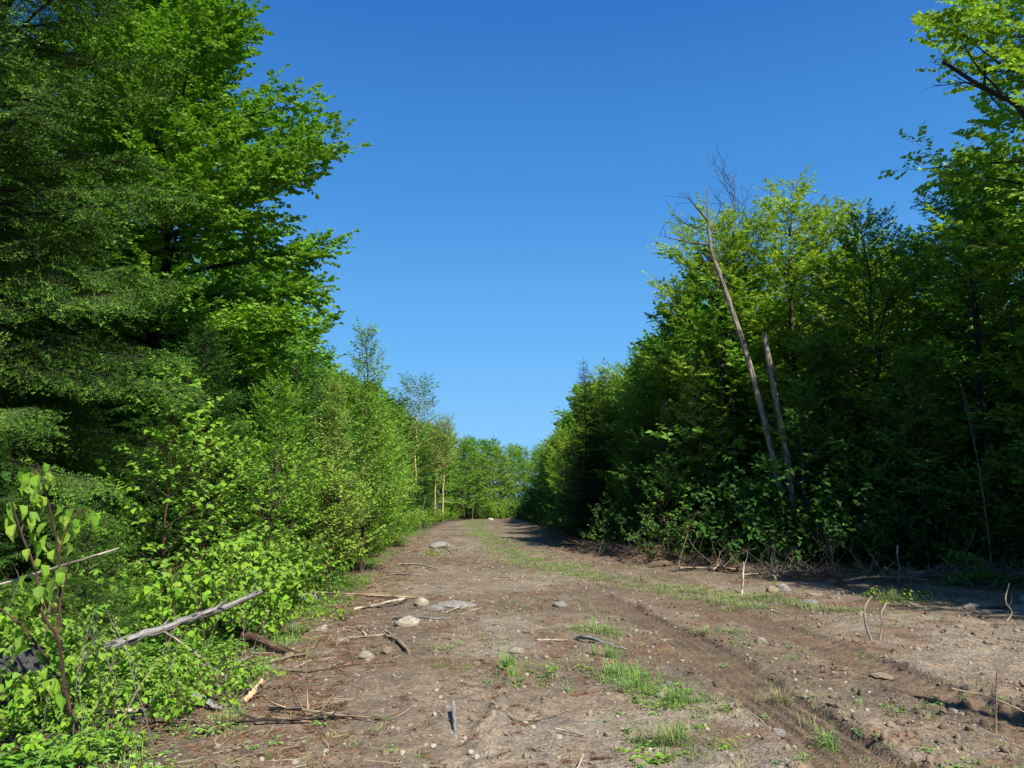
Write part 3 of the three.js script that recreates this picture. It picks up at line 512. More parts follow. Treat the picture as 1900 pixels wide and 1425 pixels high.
// trees right of the camera, outside the view: they shade the foot of the right wood
{
  const R = rng(99);
  const spots = [[12.4, -12.6, 0.9], [10.9, -10.2, 0.84], [13.1, -9.4, 0.95], [11.0, -8.0, 0.78], [12.9, -6.3, 0.9], [12.2, -4.0, 0.8], [14.5, -11.5, 1.1], [15.2, -7.5, 1.1], [15.4, -3.2, 1.0], [14.6, 0.5, 0.9]];
  spots.forEach(([x, z, s0], k) => plant(k % 3 === 2 ? 'mid' : 'maple', k % 3 === 2 ? 'fir_tree' : 'maple_tree', x, z, R() * 6, s0 * 0.93, 'tree beside the clearing, beyond the right picture edge', 'tree', 'trees beyond the right picture edge'));
}

// ---------------------------------------------------------------- bushes, undergrowth and the wilting sapling
const leafUnit = [0, 1, 2, 3].map((k) => { const G = new Geo(); leaf(G, V(0, 0, 0), V(1, 0, 0), V(0, 1, 0.15 * (k - 1)).normalize(), 1, [0.68, 0.78, 0.86, 0.6][k], WHITE, [1, 1, 2, 4][k]); return G.done(false); });
const leafTint = [[0.2, 0.39, 0.022], [0.24, 0.42, 0.03], [0.15, 0.33, 0.016], [0.29, 0.43, 0.034], [0.22, 0.38, 0.05]].map((c) => { const m = M.leaf.clone(); m.vertexColors = false; m.color = lin(...c); return m; });
const basis = new THREE.Matrix4(), Xv = V(0, 0, 0), Yv = V(0, 0, 0), Zv = V(0, 0, 0);
function leafMesh(parent, p, d, n, len, k, tint) {          // one leaf as a part of its own
  Xv.copy(d).normalize(); Zv.crossVectors(Xv, n).normalize(); Yv.crossVectors(Zv, Xv);
  const m = part(parent, leafUnit[k], leafTint[tint], 'leaf'); basis.makeBasis(Xv, Yv, Zv); m.quaternion.setFromRotationMatrix(basis); m.position.copy(p); m.scale.setScalar(len); return m;
}
// a bush of arching stems; the outermost leaves are parts, the rest is joined
function bush(o) {
  const R = rng(o.seed), S = new Geo(), L = new Geo(), t = holder(), all = [];
  for (let k = 0; k < o.stems; k++) {
    const a = k * 2.4 + R(), r = o.base * Math.sqrt(R()), len = o.h * (0.6 + 0.6 * R()), tilt = o.tilt * (0.4 + R());
    const pts = curve(V(Math.cos(a) * r, -0.05, Math.sin(a) * r), V(Math.cos(a) * tilt, 1, Math.sin(a) * tilt), len, 7, o.bend, 0.4, R);
    tube(S, pts, pts.map((_, q) => lerp(o.rad, 0.0018, q / 7)), 4);
    const put = (p, d) => {
      const ld = V(d.x * 0.5 + 1.4 * (R() - 0.5), d.y * 0.3 - 0.15 - 0.45 * R(), d.z * 0.5 + 1.4 * (R() - 0.5)).normalize(), n = V(R() - 0.5, 0.9, R() - 0.5);
      n.addScaledVector(ld, -n.dot(ld)).normalize(); all.push([p, ld, n, o.leaf * (0.6 + 0.7 * R()), p.y + 0.4 * Math.hypot(p.x, p.z)]);
    };
    for (let u = o.from; u < 1; u += o.step / len) {
      const p = alongPts(pts, u), d = dirPts(pts, Math.min(0.98, u)), b = R() * 6.28;
      if (R() < o.side) {
        const sd = V(Math.cos(b), 0.5 + 0.5 * R(), Math.sin(b)).normalize(), l = o.sideLen * (0.5 + R()), q = curve(p, sd, l, 3, -0.3, 0.4, R);
        tube(S, q, [0.0025, 0.002, 0.0015, 0.001], 3); for (let w = 0.3; w <= 1; w += o.step / l * 0.8) put(alongPts(q, Math.min(1, w)), sd);
      }
      const q = p.clone().add(V(Math.cos(b) * 0.03, 0.012, Math.sin(b) * 0.03)); put(q, V(Math.cos(b), 0.2, Math.sin(b)));
    }
    put(pts[7], dirPts(pts, 0.98));
  }
  all.sort((p, q) => q[4] - p[4]);
  part(t, S.done(true), M.redBark, 'stems');
  all.forEach((e, i) => { if (i < (o.parts || 0)) { leafMesh(t, e[0], e[1], e[2], e[3], o.lobed && R() < o.lobed ? 2 : R() * 2 | 0, R() * 5 | 0); return; } leaf(L, e[0], e[1], e[2], e[3], e[3] * o.wide, tone(o.col, 0.7 + 0.55 * R(), 0.16 * (R() - 0.5)), o.kind); });
  const f = part(t, L.done(false), M.leaf, 'foliage'); if (o.parts) f.userData.kind = 'stuff';
  console.log('bush', o.seed, all.length, L.m / 3);
  return t;
}
const BUSH = {
  berry: bush({ seed: 201, stems: 17, base: 0.45, h: 0.95, tilt: 0.5, bend: -0.5, rad: 0.005, from: 0.2, step: 0.062, side: 0.45, sideLen: 0.24, leaf: 0.086, wide: 0.75, kind: 1, col: GREEN.shrub, parts: 130, lobed: 0.25 }),
  berry2: bush({ seed: 207, stems: 15, base: 0.5, h: 0.75, tilt: 0.7, bend: -0.6, rad: 0.004, from: 0.15, step: 0.062, side: 0.45, sideLen: 0.2, leaf: 0.09, wide: 0.72, kind: 1, col: GREEN.shrub, parts: 120, lobed: 0.4 }),
  shadeTinted: bush({ seed: 229, stems: 22, base: 0.6, h: 1.15, tilt: 0.5, bend: -0.4, rad: 0.005, from: 0.1, step: 0.06, side: 0.5, sideLen: 0.24, leaf: 0.085, wide: 0.75, kind: 0, col: [0.055, 0.15, 0.012] }),  // leaf colour darkened to carry the shade at the wood foot
  far: bush({ seed: 211, stems: 22, base: 0.6, h: 1.15, tilt: 0.5, bend: -0.4, rad: 0.005, from: 0.1, step: 0.055, side: 0.5, sideLen: 0.24, leaf: 0.085, wide: 0.75, kind: 0, col: GREEN.shrub }),
  low: bush({ seed: 217, stems: 18, base: 0.5, h: 0.38, tilt: 0.9, bend: -0.7, rad: 0.003, from: 0.1, step: 0.045, side: 0.3, sideLen: 0.12, leaf: 0.055, wide: 0.72, kind: 0, col: GREEN.shrub }),
  fern: bush({ seed: 223, stems: 26, base: 0.5, h: 0.8, tilt: 1.3, bend: -1.2, rad: 0.003, from: 0.15, step: 0.03, side: 0.05, sideLen: 0.1, leaf: 0.17, wide: 0.22, kind: 0, col: [0.1, 0.26, 0.02] }),
};
const bushAt = (k, x, z, a, s, label, group, mat) => { const b = stand(BUSH[k].clone(), x, z, a, s, s); if (mat) b.children.find((m) => m.name === 'foliage').material = mat; return add(b, 'bush', label, 'bush', group); };
{
  const R = rng(515);
  const spots = [   // near thicket: kind, x, z, scale, label, group
    ['berry', -3.45, -6.1, 0.5, 'leafy bush in front of the dark boulder at the lower left'], ['berry2', -2.7, -6.25, 0.42, 'leafy bush at the lower left, under the pale fallen stick'],
    ['berry', -3.75, -6.75, 0.55, 'broad-leaved bush below the low end of the weathered grey log'], ['berry2', -2.75, -7.3, 0.4, 'small broad-leaved bush between the grey log and the pale fallen stick'],
    ['berry', -3.6, -8.3, 1.0, 'bush of bright leaves above the low end of the weathered grey log'], ['berry', -3.9, -9.3, 1.1, 'bush behind the middle of the weathered grey log'],
    ['berry', -3.45, -10.3, 1.1, 'bush behind the raised end of the weathered grey log'], ['berry2', -4.5, -10.4, 0.95, 'bush at the foot of the slender leafy sapling'],
    ['berry2', -3.05, -9.35, 0.55, 'low bush right in front of the raised end of the grey log'], ['berry', -3.5, -11.5, 1.05, 'bush right of the leafy sapling, next to the thin reddish stick'],
    ['berry2', -4.3, -6.3, 0.85, 'bush at the left picture edge beside the dark boulder'], ['berry', -5.1, -8.6, 0.9, 'shaded bush under the low fir boughs at the left edge'],
    ['berry', -3.25, -5.55, 0.62, 'leafy plant just behind the wilting sapling stem'], ['berry2', -2.95, -5.3, 0.42, 'low leafy plant at the foot of the wilting sapling, left side'], ['berry', -3.95, -6.15, 0.8, 'tall leafy bush left of the low end of the grey log'],
    ['berry2', -3.0, -6.6, 0.5, 'leafy plant whose leaves overlap the middle of the weathered grey log'], ['berry', -2.95, -8.9, 0.85, 'bush right behind the raised end of the weathered grey log'],
    ['berry2', -2.5, -5.55, 0.5, 'low leafy plant right of the base of the wilting sapling'], ['berry2', -2.55, -4.75, 0.45, 'low leafy plant at the bottom edge, left of the bare soil'], ['berry', -3.3, -4.9, 0.6, 'leafy plant in the lower left corner, under the wilting sapling'], ['berry2', -2.25, -6.35, 0.45, 'low plant at the lower end of the pale sloping stick'],
    ['berry2', -5.4, -10.2, 1.0, 'shaded bush beneath the firs, left of the leafy sapling'],
  ];
  for (const [k, x, z, s, l] of spots) bushAt(k, x, z, R() * 6, s, l, 'bushes of the left thicket');
  for (let k = 0; k < 30; k++) { const d = 11.2 + k * 0.75 + R(), x = edgeLeft(d) - 0.45 - (k % 3) * 1.05 - 0.4 * R(); bushAt('far', x, -d, R() * 6, 0.72 + 0.32 * R(), ...[['bright green bush of the thicket along the left track edge', 'bright bushes along the left track edge', null], ['yellowish pale bush of the thicket along the left track edge', 'pale bushes along the left track edge', M.leafPale], ['dark green bush between brighter ones along the left track edge', 'dark bushes along the left track edge', M.leafDark]][[0, 1, 0, 2, 0][k % 5]]); }
  for (let k = 0; k < 12; k++) { const d = 35 + k * 3.2 + R(), x = edgeLeft(d) - 0.6 - (k % 2) - 0.4 * R(); bushAt('far', x, -d, R() * 6, 0.75 + 0.4 * R(), 'distant low bush along the left track edge, towards the birch pair', 'distant bushes on the left edge'); }
  for (let k = 0; k < 16; k++) bushAt('far', -6 + k * 0.62 + 0.4 * R(), -73 - 4.5 * R() - Math.max(0, k - 8) * 0.5, R() * 6, 1.2 + 0.7 * R(), 'bush closing the far end of the track', 'bushes at the far end');
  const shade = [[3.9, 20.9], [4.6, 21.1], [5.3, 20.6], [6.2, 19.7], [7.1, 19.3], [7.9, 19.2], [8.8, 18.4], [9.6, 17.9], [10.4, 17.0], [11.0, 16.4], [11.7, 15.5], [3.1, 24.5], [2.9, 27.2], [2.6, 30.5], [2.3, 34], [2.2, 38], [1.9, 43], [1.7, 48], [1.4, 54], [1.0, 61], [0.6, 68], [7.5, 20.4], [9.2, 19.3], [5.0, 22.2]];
  shade.forEach(([x, d], k) => bushAt('shadeTinted', x + 0.5, -d - 0.5, R() * 6, 0.85 + 0.5 * R(), k < 11 ? 'dark bush in the shade at the foot of the right wood' : 'dark bush farther along the foot of the right wood', k < 11 ? 'shaded bushes of the right wood' : 'farther bushes of the right wood'));
  bushAt('fern', 9.85, -15.6, 0.4, 1.1, 'heap of drooping ferny green fronds at the right edge, behind the pale log', null);
  bushAt('low', 6.45, -13.2, 0.6, 0.9, 'grassy green tuft alone on the bare soil at the right, before the dead branches', null);
  bushAt('low', -2.35, -24.6, 2.2, 0.9, 'low green plant at the left track edge, beside the flat far boulder', null);
  bushAt('low', -3.3, -12.6, 1.2, 1.0, 'low fresh green plant behind the long thin stick on the left edge', null);
  bushAt('low', -2.75, -10.9, 3.2, 1.0, 'low fern-like plant beside the short leaning stick', null);
}
// undergrowth that nobody could count
function scatter(name, label, geos, mat, count, place, seed, kindGroup) {
  const R = rng(seed), w = holder(), lists = geos.map(() => []), o = new THREE.Object3D(), col = new THREE.Color();
  for (let k = 0; k < count; k++) { const s = place(R, o); if (!s) continue; o.updateMatrix(); lists[R() * geos.length | 0].push([o.matrix.clone(), s]); }
  lists.forEach((l, i) => { if (!l.length) return; const im = new THREE.InstancedMesh(geos[i], mat, l.length); l.forEach(([m, s], q) => { im.setMatrixAt(q, m); im.setColorAt(q, col.setRGB(...s)); }); im.name = name + '_pieces'; w.add(im); });
  console.log(name, lists.map((l) => l.length).join(' '));
  return add(w, name, label, kindGroup, null, 'stuff');
}
const tuftGeo = (seed, n, h, wide, col, kind) => { const R = rng(seed), G = new Geo(); for (let k = 0; k < n; k++) { const a = R() * 6.28, e = 0.25 + 0.9 * R(), d = V(Math.cos(a) * Math.cos(e), Math.sin(e), Math.sin(a) * Math.cos(e)), p = d.clone().multiplyScalar(h * R() * 0.7); leaf(G, p, V(d.x, d.y * 0.2 - 0.1, d.z).normalize(), V(0.3 * (R() - 0.5), 1, 0.3 * (R() - 0.5)).normalize(), wide * (0.6 + 0.7 * R()), wide * 0.7 * (0.7 + 0.5 * R()), tone(col, 0.7 + 0.6 * R(), 0.2 * (R() - 0.5)), 0); } return G.done(false); };
// grass: bent blades
function blades(seed, n, spread, h, col, dry) {
  const R = rng(seed), G = new Geo();
  for (let k = 0; k < n; k++) {
    const a = R() * 6.28, r = spread * (n > 60 ? 1.5 * R() : Math.sqrt(R())), x = Math.cos(a) * r, z = Math.sin(a) * r; if (n > 60 && noise(x * 9 + seed * 3, z * 9) < -0.15 + 0.5 * r / spread * R()) continue;
    const b = a + 1.6 * (R() - 0.5), l = h * (0.3 + 0.9 * R() ** 1.3), w = 0.002 + 0.0018 * R(), out = 0.35 + 0.75 * R();
    const c = R() < dry + 0.05 ? tone([0.36, 0.3, 0.14], 0.7 + 0.5 * R()) : tone(col, 0.7 + 0.6 * R(), 0.2 * (R() - 0.5)), sx = -Math.sin(b) * w, sz = Math.cos(b) * w, cx = Math.cos(b), cz = Math.sin(b);
    const p0 = G.v(x + sx, -0.01, z + sz, c), p1 = G.v(x - sx, -0.01, z - sz, c), q0 = G.v(x + cx * l * out * 0.35 + sx, l * 0.6, z + cz * l * out * 0.35 + sz, c), q1 = G.v(x + cx * l * out * 0.35 - sx, l * 0.6, z + cz * l * out * 0.35 - sz, c), t = G.v(x + cx * l * out, l * (0.95 - 0.45 * out * out), z + cz * l * out, c);
    G.f(p0, p1, q0); G.f(p1, q1, q0); G.f(q0, q1, t);
  }
  return G.done(false);
}
const plants = [tuftGeo(1, 26, 0.2, 0.05, GREEN.shrub), tuftGeo(2, 22, 0.14, 0.042, [0.14, 0.31, 0.02]), tuftGeo(3, 30, 0.26, 0.06, [0.13, 0.3, 0.018])];
scatter('left_undergrowth', 'carpet of small green plants between the left thicket and the bare track', plants, M.leaf, 14000, (R, o) => {
  const d = 3.6 + 42 * R() ** 2.1, u = R(), x = edgeLeft(d) + 0.4 - 3.6 * u + 0.5 * (R() - 0.5), z = -d; if (fbm(x * 1.3, z * 1.3, 2) < -0.12 + (u < 0.22 ? 0.22 : 0)) return null;
  const s = (0.45 + 0.8 * R()) * (u < 0.2 ? 0.55 : 1); o.position.set(x, height(x, z) - 0.01, z); o.rotation.set(0.3 * (R() - 0.5), R() * 6.3, 0.3 * (R() - 0.5)); o.scale.setScalar(s);
  const k = 0.75 + 0.5 * R(); return [k, k, k];
}, 31, 'undergrowth');
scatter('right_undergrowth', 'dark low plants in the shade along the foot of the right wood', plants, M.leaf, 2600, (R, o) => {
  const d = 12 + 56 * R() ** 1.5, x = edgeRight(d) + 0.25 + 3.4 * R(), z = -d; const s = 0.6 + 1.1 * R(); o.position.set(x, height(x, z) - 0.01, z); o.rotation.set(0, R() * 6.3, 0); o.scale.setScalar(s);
  const k = 0.35 + 0.3 * R(); return [k, k, k];  // low tint puts the shade of the wood into the plant colour
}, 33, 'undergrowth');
scatter('deep_undergrowth', 'tangle of dark bushes inside the woods on both sides', [BUSH.shadeTinted.children[1].geometry], M.leaf, 620, (R, o) => {  // reuses the bush that has shade put into its leaf colour
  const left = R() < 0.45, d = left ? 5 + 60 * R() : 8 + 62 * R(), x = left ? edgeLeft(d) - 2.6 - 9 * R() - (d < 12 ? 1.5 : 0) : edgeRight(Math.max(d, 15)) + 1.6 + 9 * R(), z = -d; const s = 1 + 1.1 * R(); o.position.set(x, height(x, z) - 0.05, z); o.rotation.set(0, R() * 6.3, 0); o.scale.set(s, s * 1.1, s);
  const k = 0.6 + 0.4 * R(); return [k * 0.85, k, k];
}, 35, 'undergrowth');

// verge: pale grass, ferns and dry stems mixed into the low plants
scatter('verge_grass', 'pale grass and dry stems mixed into the verge left of the track', [blades(51, 20, 0.1, 0.2, [0.19, 0.34, 0.05], 0.15), blades(52, 14, 0.08, 0.16, [0.22, 0.34, 0.08], 0.35), plants[1], plants[0]], M.grass, 2000, (R, o) => {
  const d = 3.7 + 40 * R() ** 1.7, x = edgeLeft(d) + 0.35 - 1.6 * R(), z = -d; if (fbm(x * 1.7 + 3, z * 1.4, 2) < 0.0) return null;
  o.position.set(x, height(x, z), z); o.rotation.set(0.3 * (R() - 0.5), R() * 6.3, 0.3 * (R() - 0.5)); o.scale.setScalar(0.4 + 0.5 * R()); const k = 0.8 + 0.4 * R(); return [k, k, k];
}, 38, 'grass');

{ // bare stems standing in the left thicket
  const g = [1, 2, 3].map((k) => { const G = new Geo(), R = rng(k + 700), p = curve(V(0, -0.05, 0), V(0.25 * (R() - 0.5), 1, 0.25 * (R() - 0.5)), 1, 7, -0.1, 0.35, R); tube(G, p, p.map((_, q) => lerp(0.006, 0.0018, q / 7)), 4); for (let q = 0; q < 4; q++) { const e = curve(alongPts(p, 0.35 + 0.6 * R()), V(R() - 0.5, 0.6, R() - 0.5), 0.15 + 0.25 * R(), 4, 0.1, 0.5, R); tube(G, e, [0.003, 0.0025, 0.002, 0.0015, 0.001], 3); } return G.done(true); });
  scatter('bare_twigs', 'thin bare stems and twigs standing among the bushes of the left thicket', g, std({ color: lin(1, 1, 1) }), 85, (R, o) => {
    const d = 4.4 + 17 * R() ** 1.4, x = edgeLeft(d) + 0.1 - 2.6 * R() ** 1.2, z = -d, s = 0.35 + 0.6 * R(); o.position.set(x, height(x, z), z); o.rotation.set(0.7 * (R() - 0.5), R() * 6.3, 0.7 * (R() - 0.5)); o.scale.set(s, s, s);
    const k = 0.08 + 0.17 * R(), w = R(); return [k, k * lerp(0.6, 0.88, w), k * lerp(0.42, 0.74, w)];
  }, 39, 'twigs');
}

// the wilting sapling at the left edge: every leaf is a part
{
  const R = rng(606), t = holder(), G = new Geo(), base = V(-2.72, 0, -5.15), y0 = height(base.x, base.z), stems = [];
  const grow = (pts, r0, r1) => { const c = new THREE.CatmullRomCurve3(pts.map((p) => V(p[0] - base.x, p[1] - y0, p[2] - base.z))).getPoints(22); tube(G, c, c.map((_, k) => lerp(r0, r1, k / 22)), 7, WHITE, 0.12, r0 * 9999 | 0); stems.push(c); return c; };
  const y = y0;
  const main = grow([[-2.72, y - 0.06, -5.15], [-2.82, y + 0.3, -5.1], [-2.87, y + 0.62, -5.05], [-2.95, y + 0.78, -5.0], [-3.02, y + 1.05, -5.0], [-3.12, y + 1.28, -4.98], [-3.2, y + 1.52, -4.95]], 0.0135, 0.006);
  const second = grow([[-2.87, y + 0.62, -5.05], [-2.88, y + 0.85, -5.06], [-2.93, y + 1.15, -5.08], [-3.0, y + 1.36, -5.1], [-3.1, y + 1.6, -5.12], [-3.17, y + 1.7, -5.1]], 0.009, 0.004);
  const low = grow([[-2.74, y - 0.03, -5.17], [-2.85, y + 0.2, -5.2], [-3.0, y + 0.42, -5.22], [-3.22, y + 0.66, -5.25], [-3.45, y + 0.82, -5.25]], 0.012, 0.006);
  const top = grow([[-3.12, y + 1.28, -4.98], [-3.1, y + 1.48, -5.0], [-3.05, y + 1.62, -5.02], [-3.08, y + 1.72, -5.02]], 0.006, 0.003);
  const side = grow([[-2.93, y + 1.15, -5.08], [-2.9, y + 1.34, -5.12], [-2.84, y + 1.42, -5.15], [-2.8, y + 1.36, -5.16]], 0.005, 0.0025);
  const side2 = grow([[-2.88, y + 0.85, -5.06], [-2.84, y + 1.0, -5.04], [-2.83, y + 1.12, -5.02]], 0.005, 0.003);
  part(t, G.done(true), M.redBark, 'stem');
  const hang = (c, u, len, spreadOut) => {
    const p = alongPts(c, u), a = R() * 6.28, st = V(Math.cos(a) * 0.05, 0.015, Math.sin(a) * 0.05), q = p.clone().add(st), g = new Geo();
    tube(g, [p, p.clone().addScaledVector(st, 0.6).add(V(0, 0.012, 0)), q], [0.0016, 0.0014, 0.0012], 3);
    const d = V(Math.cos(a) * spreadOut, -1 + spreadOut * 0.7, Math.sin(a) * spreadOut).normalize(), n = V(Math.cos(a), 0.6 + 0.5 * R(), Math.sin(a)); n.addScaledVector(d, -n.dot(d)).normalize();
    part(t, g.done(true), M.redBark, 'stalk'); leafMesh(t, q, d, n, len, R() < 0.75 ? 3 : R() * 2 | 0, [0, 1, 3, 4, 2][R() * 5 | 0]);
  };
  for (const [c, k, from] of [[top, 14, 0.1], [second, 16, 0.4], [side, 10, 0.2], [main, 12, 0.55], [low, 9, 0.4], [side2, 5, 0.2]]) for (let q = 0; q < k; q++) hang(c, Math.min(1, lerp(from, 1, (q + 0.5 * R()) / k)), 0.07 + 0.05 * R(), 0.1 + 0.4 * R());
  for (let q = 0; q < 9; q++) hang(low, 0.3 + 0.4 * R(), 0.09 + 0.05 * R(), 0.5 + 0.4 * R());
  t.position.set(base.x, y0, base.z);
  add(t, 'wilting_sapling', 'leaning reddish sapling with drooping wilted leaves at the lower left corner', 'sapling');
}

// ---------------------------------------------------------------- logs, sticks, dead trunks
const from = (rows) => rows.map(([x, z, up = 0]) => V(x, height(x, z) + up, z));
function stick(name, label, category, mat, pts, r0, r1, o = {}) {
  if (name === 'stick' || name === 'branch') { r0 *= 0.82; r1 *= 0.82; }
  const G = new Geo(), c = new THREE.CatmullRomCurve3(pts), n = o.n || 14, R = rng(Math.round(pts[0].x * 1000 + pts[0].z * 77)), P0 = pts[0];
  const c2 = c.getPoints(n).map((p, k) => p.clone().add(V((R() - 0.5), (R() - 0.5), (R() - 0.5)).multiplyScalar((o.wob ?? 0.5) * r0 * (k % n ? 1 : 0)))).map((p) => p.sub(P0));
  tube(G, c2, c2.map((_, k) => lerp(r0, r1, k / n) * (1 + (o.knot || 0.15) * (R() - 0.5))), o.sides || 8, WHITE, o.rough ?? 0.18, r0 * 1e5 | 0);
  for (const [u, a, e, l] of o.forks || []) {
    const p = alongPts(c2, u), d = dirPts(c2, Math.min(0.98, u)), f = curve(p, V(Math.cos(a), e, Math.sin(a)).normalize().addScaledVector(d, o.follow ?? 0.6), l, 6, o.forkBend || 0, 0.45, R), q = lerp(r0, r1, u) * 0.62;
    tube(G, f, f.map((_, k) => lerp(q, Math.max(0.0015, q * 0.3), k / 6)), 5, WHITE, 0.15, l * 991 | 0);
    if (o.twigs) for (let w = 0; w < o.twigs; w++) { const p2 = alongPts(f, 0.3 + 0.7 * R()), f2 = curve(p2, V(R() - 0.5, R() * 0.8, R() - 0.5).addScaledVector(dirPts(f, 0.9), 0.7), l * (0.25 + 0.35 * R()), 4, 0, 0.6, R); tube(G, f2, f2.map((_, k) => lerp(q * 0.45, 0.0012, k / 4)), 3); }
  }
  const m = new THREE.Mesh(G.done(true), mat); m.position.copy(P0);
  return add(m, name, label, category, o.group);
}
stick('log', 'long weathered grey log lying across the bushes at the left, its upper end raised', 'log', M.greyWood, from([[-3.34, -6.6, 0.25], [-3.1, -7.2, 0.36], [-2.85, -7.8, 0.48], [-2.64, -8.4, 0.6]]), 0.043, 0.027, { n: 20, forks: [[0.62, 1.2, 0.9, 0.16], [0.3, 4, 0.6, 0.14]] });
stick('log', 'brown rotten log half buried at the edge of the left thicket, below the grey log', 'log', M.brownLog, from([[-3.25, -8.95, 0.16], [-2.85, -8.55, 0.1], [-2.45, -8.2, 0.05], [-2.06, -7.9, 0.0]]), 0.06, 0.05, { n: 16, rough: 0.35, knot: 0.4, forks: [[0.05, 3, 0.5, 0.5]] });
stick('stick', 'pale barkless stick sloping down from the bushes, below the grey log', 'stick', M.paleWood, from([[-3.15, -7.15, 0.34], [-2.85, -7.0, 0.24], [-2.55, -6.8, 0.13], [-2.35, -6.65, 0.07], [-2.16, -6.5, 0.02]]), 0.011, 0.018, { n: 20, forks: [[0.55, 3.6, 0.2, 0.3]] });
stick('stick', 'short stick leaning against the bank, above the brown rotten log', 'stick', M.tanWood, from([[-2.8, -8.72, 0], [-2.92, -9.35, 0.12], [-3.0, -9.85, 0.24]]), 0.022, 0.03);
stick('stick', 'long thin reddish stick along the left track edge, behind the pale stone', 'stick', M.tanWood, from([[-3.7, -13.7, 0.1], [-3.0, -13.55, 0.08], [-2.3, -13.5, 0.05]]), 0.014, 0.02);
stick('branch', 'thick pale branch lying behind the bleached branch at the left track edge', 'branch', M.tanWood, from([[-2.45, -13.5, 0.03], [-2.05, -13.45, 0.05], [-1.62, -13.3, 0.02]]), 0.035, 0.028);
stick('branch', 'bleached branch on the left track edge, next to a rounded grey stone', 'branch', M.paleWood, from([[-2.35, -11.8, 0.02], [-2.05, -12.1, 0.06], [-1.7, -12.7, 0.05]]), 0.025, 0.036, { forks: [[0.5, 5.5, -0.05, 0.3]] });
stick('branch', 'grey lichen-covered branch just behind the flat square stone', 'branch', M.lichen, from([[-1.62, -10.85, 0.02], [-1.3, -10.6, 0.05], [-1.05, -10.4, 0.03], [-0.82, -10.4, 0.04]]), 0.024, 0.014, { rough: 0.4, forks: [[0.6, 5.8, 0.1, 0.22]] });
stick('stick', 'straight pale stick lying beside the whitish rock slab', 'stick', M.paleWood, from([[-0.95, -11.5, 0.02], [-0.6, -12.75, 0.03]]), 0.014, 0.011);
stick('stick', 'thin pale stick right of the straight one by the whitish rock slab', 'stick', M.paleWood, from([[-0.7, -11.15, 0.02], [-0.5, -11.6, 0.04], [-0.32, -11.95, 0.03]]), 0.011, 0.008);
stick('branch', 'knobbly broken branch above the two round pale stones', 'branch', M.tanWood, from([[-1.48, -9.35, 0.06], [-1.35, -9.05, 0.04], [-1.2, -8.6, 0.03], [-1.04, -8.15, 0.0]]), 0.02, 0.026, { rough: 0.4, forks: [[0.15, 2, 0.8, 0.2], [0.3, 3.6, 0.1, 0.2]] });
stick('stick', 'short pale stick lying flat left of the knobbly broken branch', 'stick', M.paleWood, from([[-1.85, -9.05, 0.02], [-1.5, -9.3, 0.02]]), 0.017, 0.013);
stick('stick', 'stubby pale stick pointing up behind the short flat stick', 'stick', M.paleWood, from([[-1.72, -9.4, 0.02], [-1.9, -9.75, 0.05]]), 0.02, 0.016);
stick('stick', 'small grey-white stick half sunk in the soil at the bottom, left of centre', 'stick', M.lichen, from([[-0.37, -5.42, -0.03], [-0.4, -5.65, 0.03], [-0.43, -5.95, 0.07]]), 0.013, 0.018);
stick('branch', 'short dark branch crusted with grey lichen beside the large grass patch', 'branch', M.lichen, from([[0.72, -9.05, 0.03], [0.86, -8.85, 0.04], [1.0, -8.62, 0.03], [1.22, -8.5, 0.01]]), 0.032, 0.012, { rough: 0.55, knot: 0.5, forks: [[0.35, 4.7, -0.1, 0.12]] });
stick('stick', 'pale half-buried stick left of the lichen-crusted branch', 'stick', M.paleWood, from([[0.28, -8.95, 0.005], [0.62, -8.95, 0.015]]), 0.02, 0.014);
stick('stick', 'curved stick at the left edge where the undergrowth thins, far side', 'stick', M.paleWood, from([[-2.98, -20.6, 0.05], [-2.4, -20.1, 0.08], [-1.75, -18.7, 0.04]]), 0.03, 0.022);
stick('stick', 'grey stick below the curved one on the far left edge', 'stick', M.greyWood, from([[-2.7, -17.6, 0.04], [-2.0, -17.1, 0.03]]), 0.022, 0.014);
stick('stick', 'thin branch lying across the stones beside the far flat boulder', 'stick', M.tanWood, from([[-2.6, -29.5, 0.15], [-2.2, -27, 0.12], [-1.9, -24.8, 0.03]]), 0.02, 0.014);
// heaps of dead twigs on the lower left
stick('dead_branch', 'dead branching twig heap standing up at the bottom, right of the left undergrowth', 'dead branch', M.tanWood, from([[-1.75, -5.85, 0.02], [-1.5, -5.75, 0.05], [-1.2, -5.7, 0.03], [-0.9, -5.75, 0.02]]), 0.013, 0.006, { n: 12, follow: 0.2, twigs: 2, forks: [[0.35, 2.6, 1.6, 0.42], [0.4, 4.2, 1.8, 0.5], [0.5, 5.6, 1.3, 0.45], [0.6, 1.0, 0.5, 0.4], [0.2, 3.4, 0.2, 0.4], [0.75, 0.2, 0.1, 0.35]] });
stick('dead_branch', 'dark dead branch lying flat in front of the standing twig heap', 'dead branch', M.darkBark, from([[-2.0, -5.5, 0.02], [-1.7, -5.55, 0.04], [-1.4, -5.6, 0.03], [-1.15, -5.75, 0.02]]), 0.012, 0.006, { follow: 0.5, twigs: 2, forks: [[0.3, 3.4, 0.1, 0.3], [0.5, 0.4, 0.15, 0.4], [0.7, 5.6, 0.1, 0.3]] });
stick('dead_branch', 'arched reddish dead twig left of the whitish scraped patch', 'dead branch', M.brownLog, from([[-2.0, -7.2, 0.01], [-1.75, -7.0, 0.05], [-1.45, -7.15, 0.08], [-1.2, -7.6, 0.03]]), 0.009, 0.004, { twigs: 2, forks: [[0.5, 1, 0.6, 0.3], [0.7, 2, 0.8, 0.3]] });
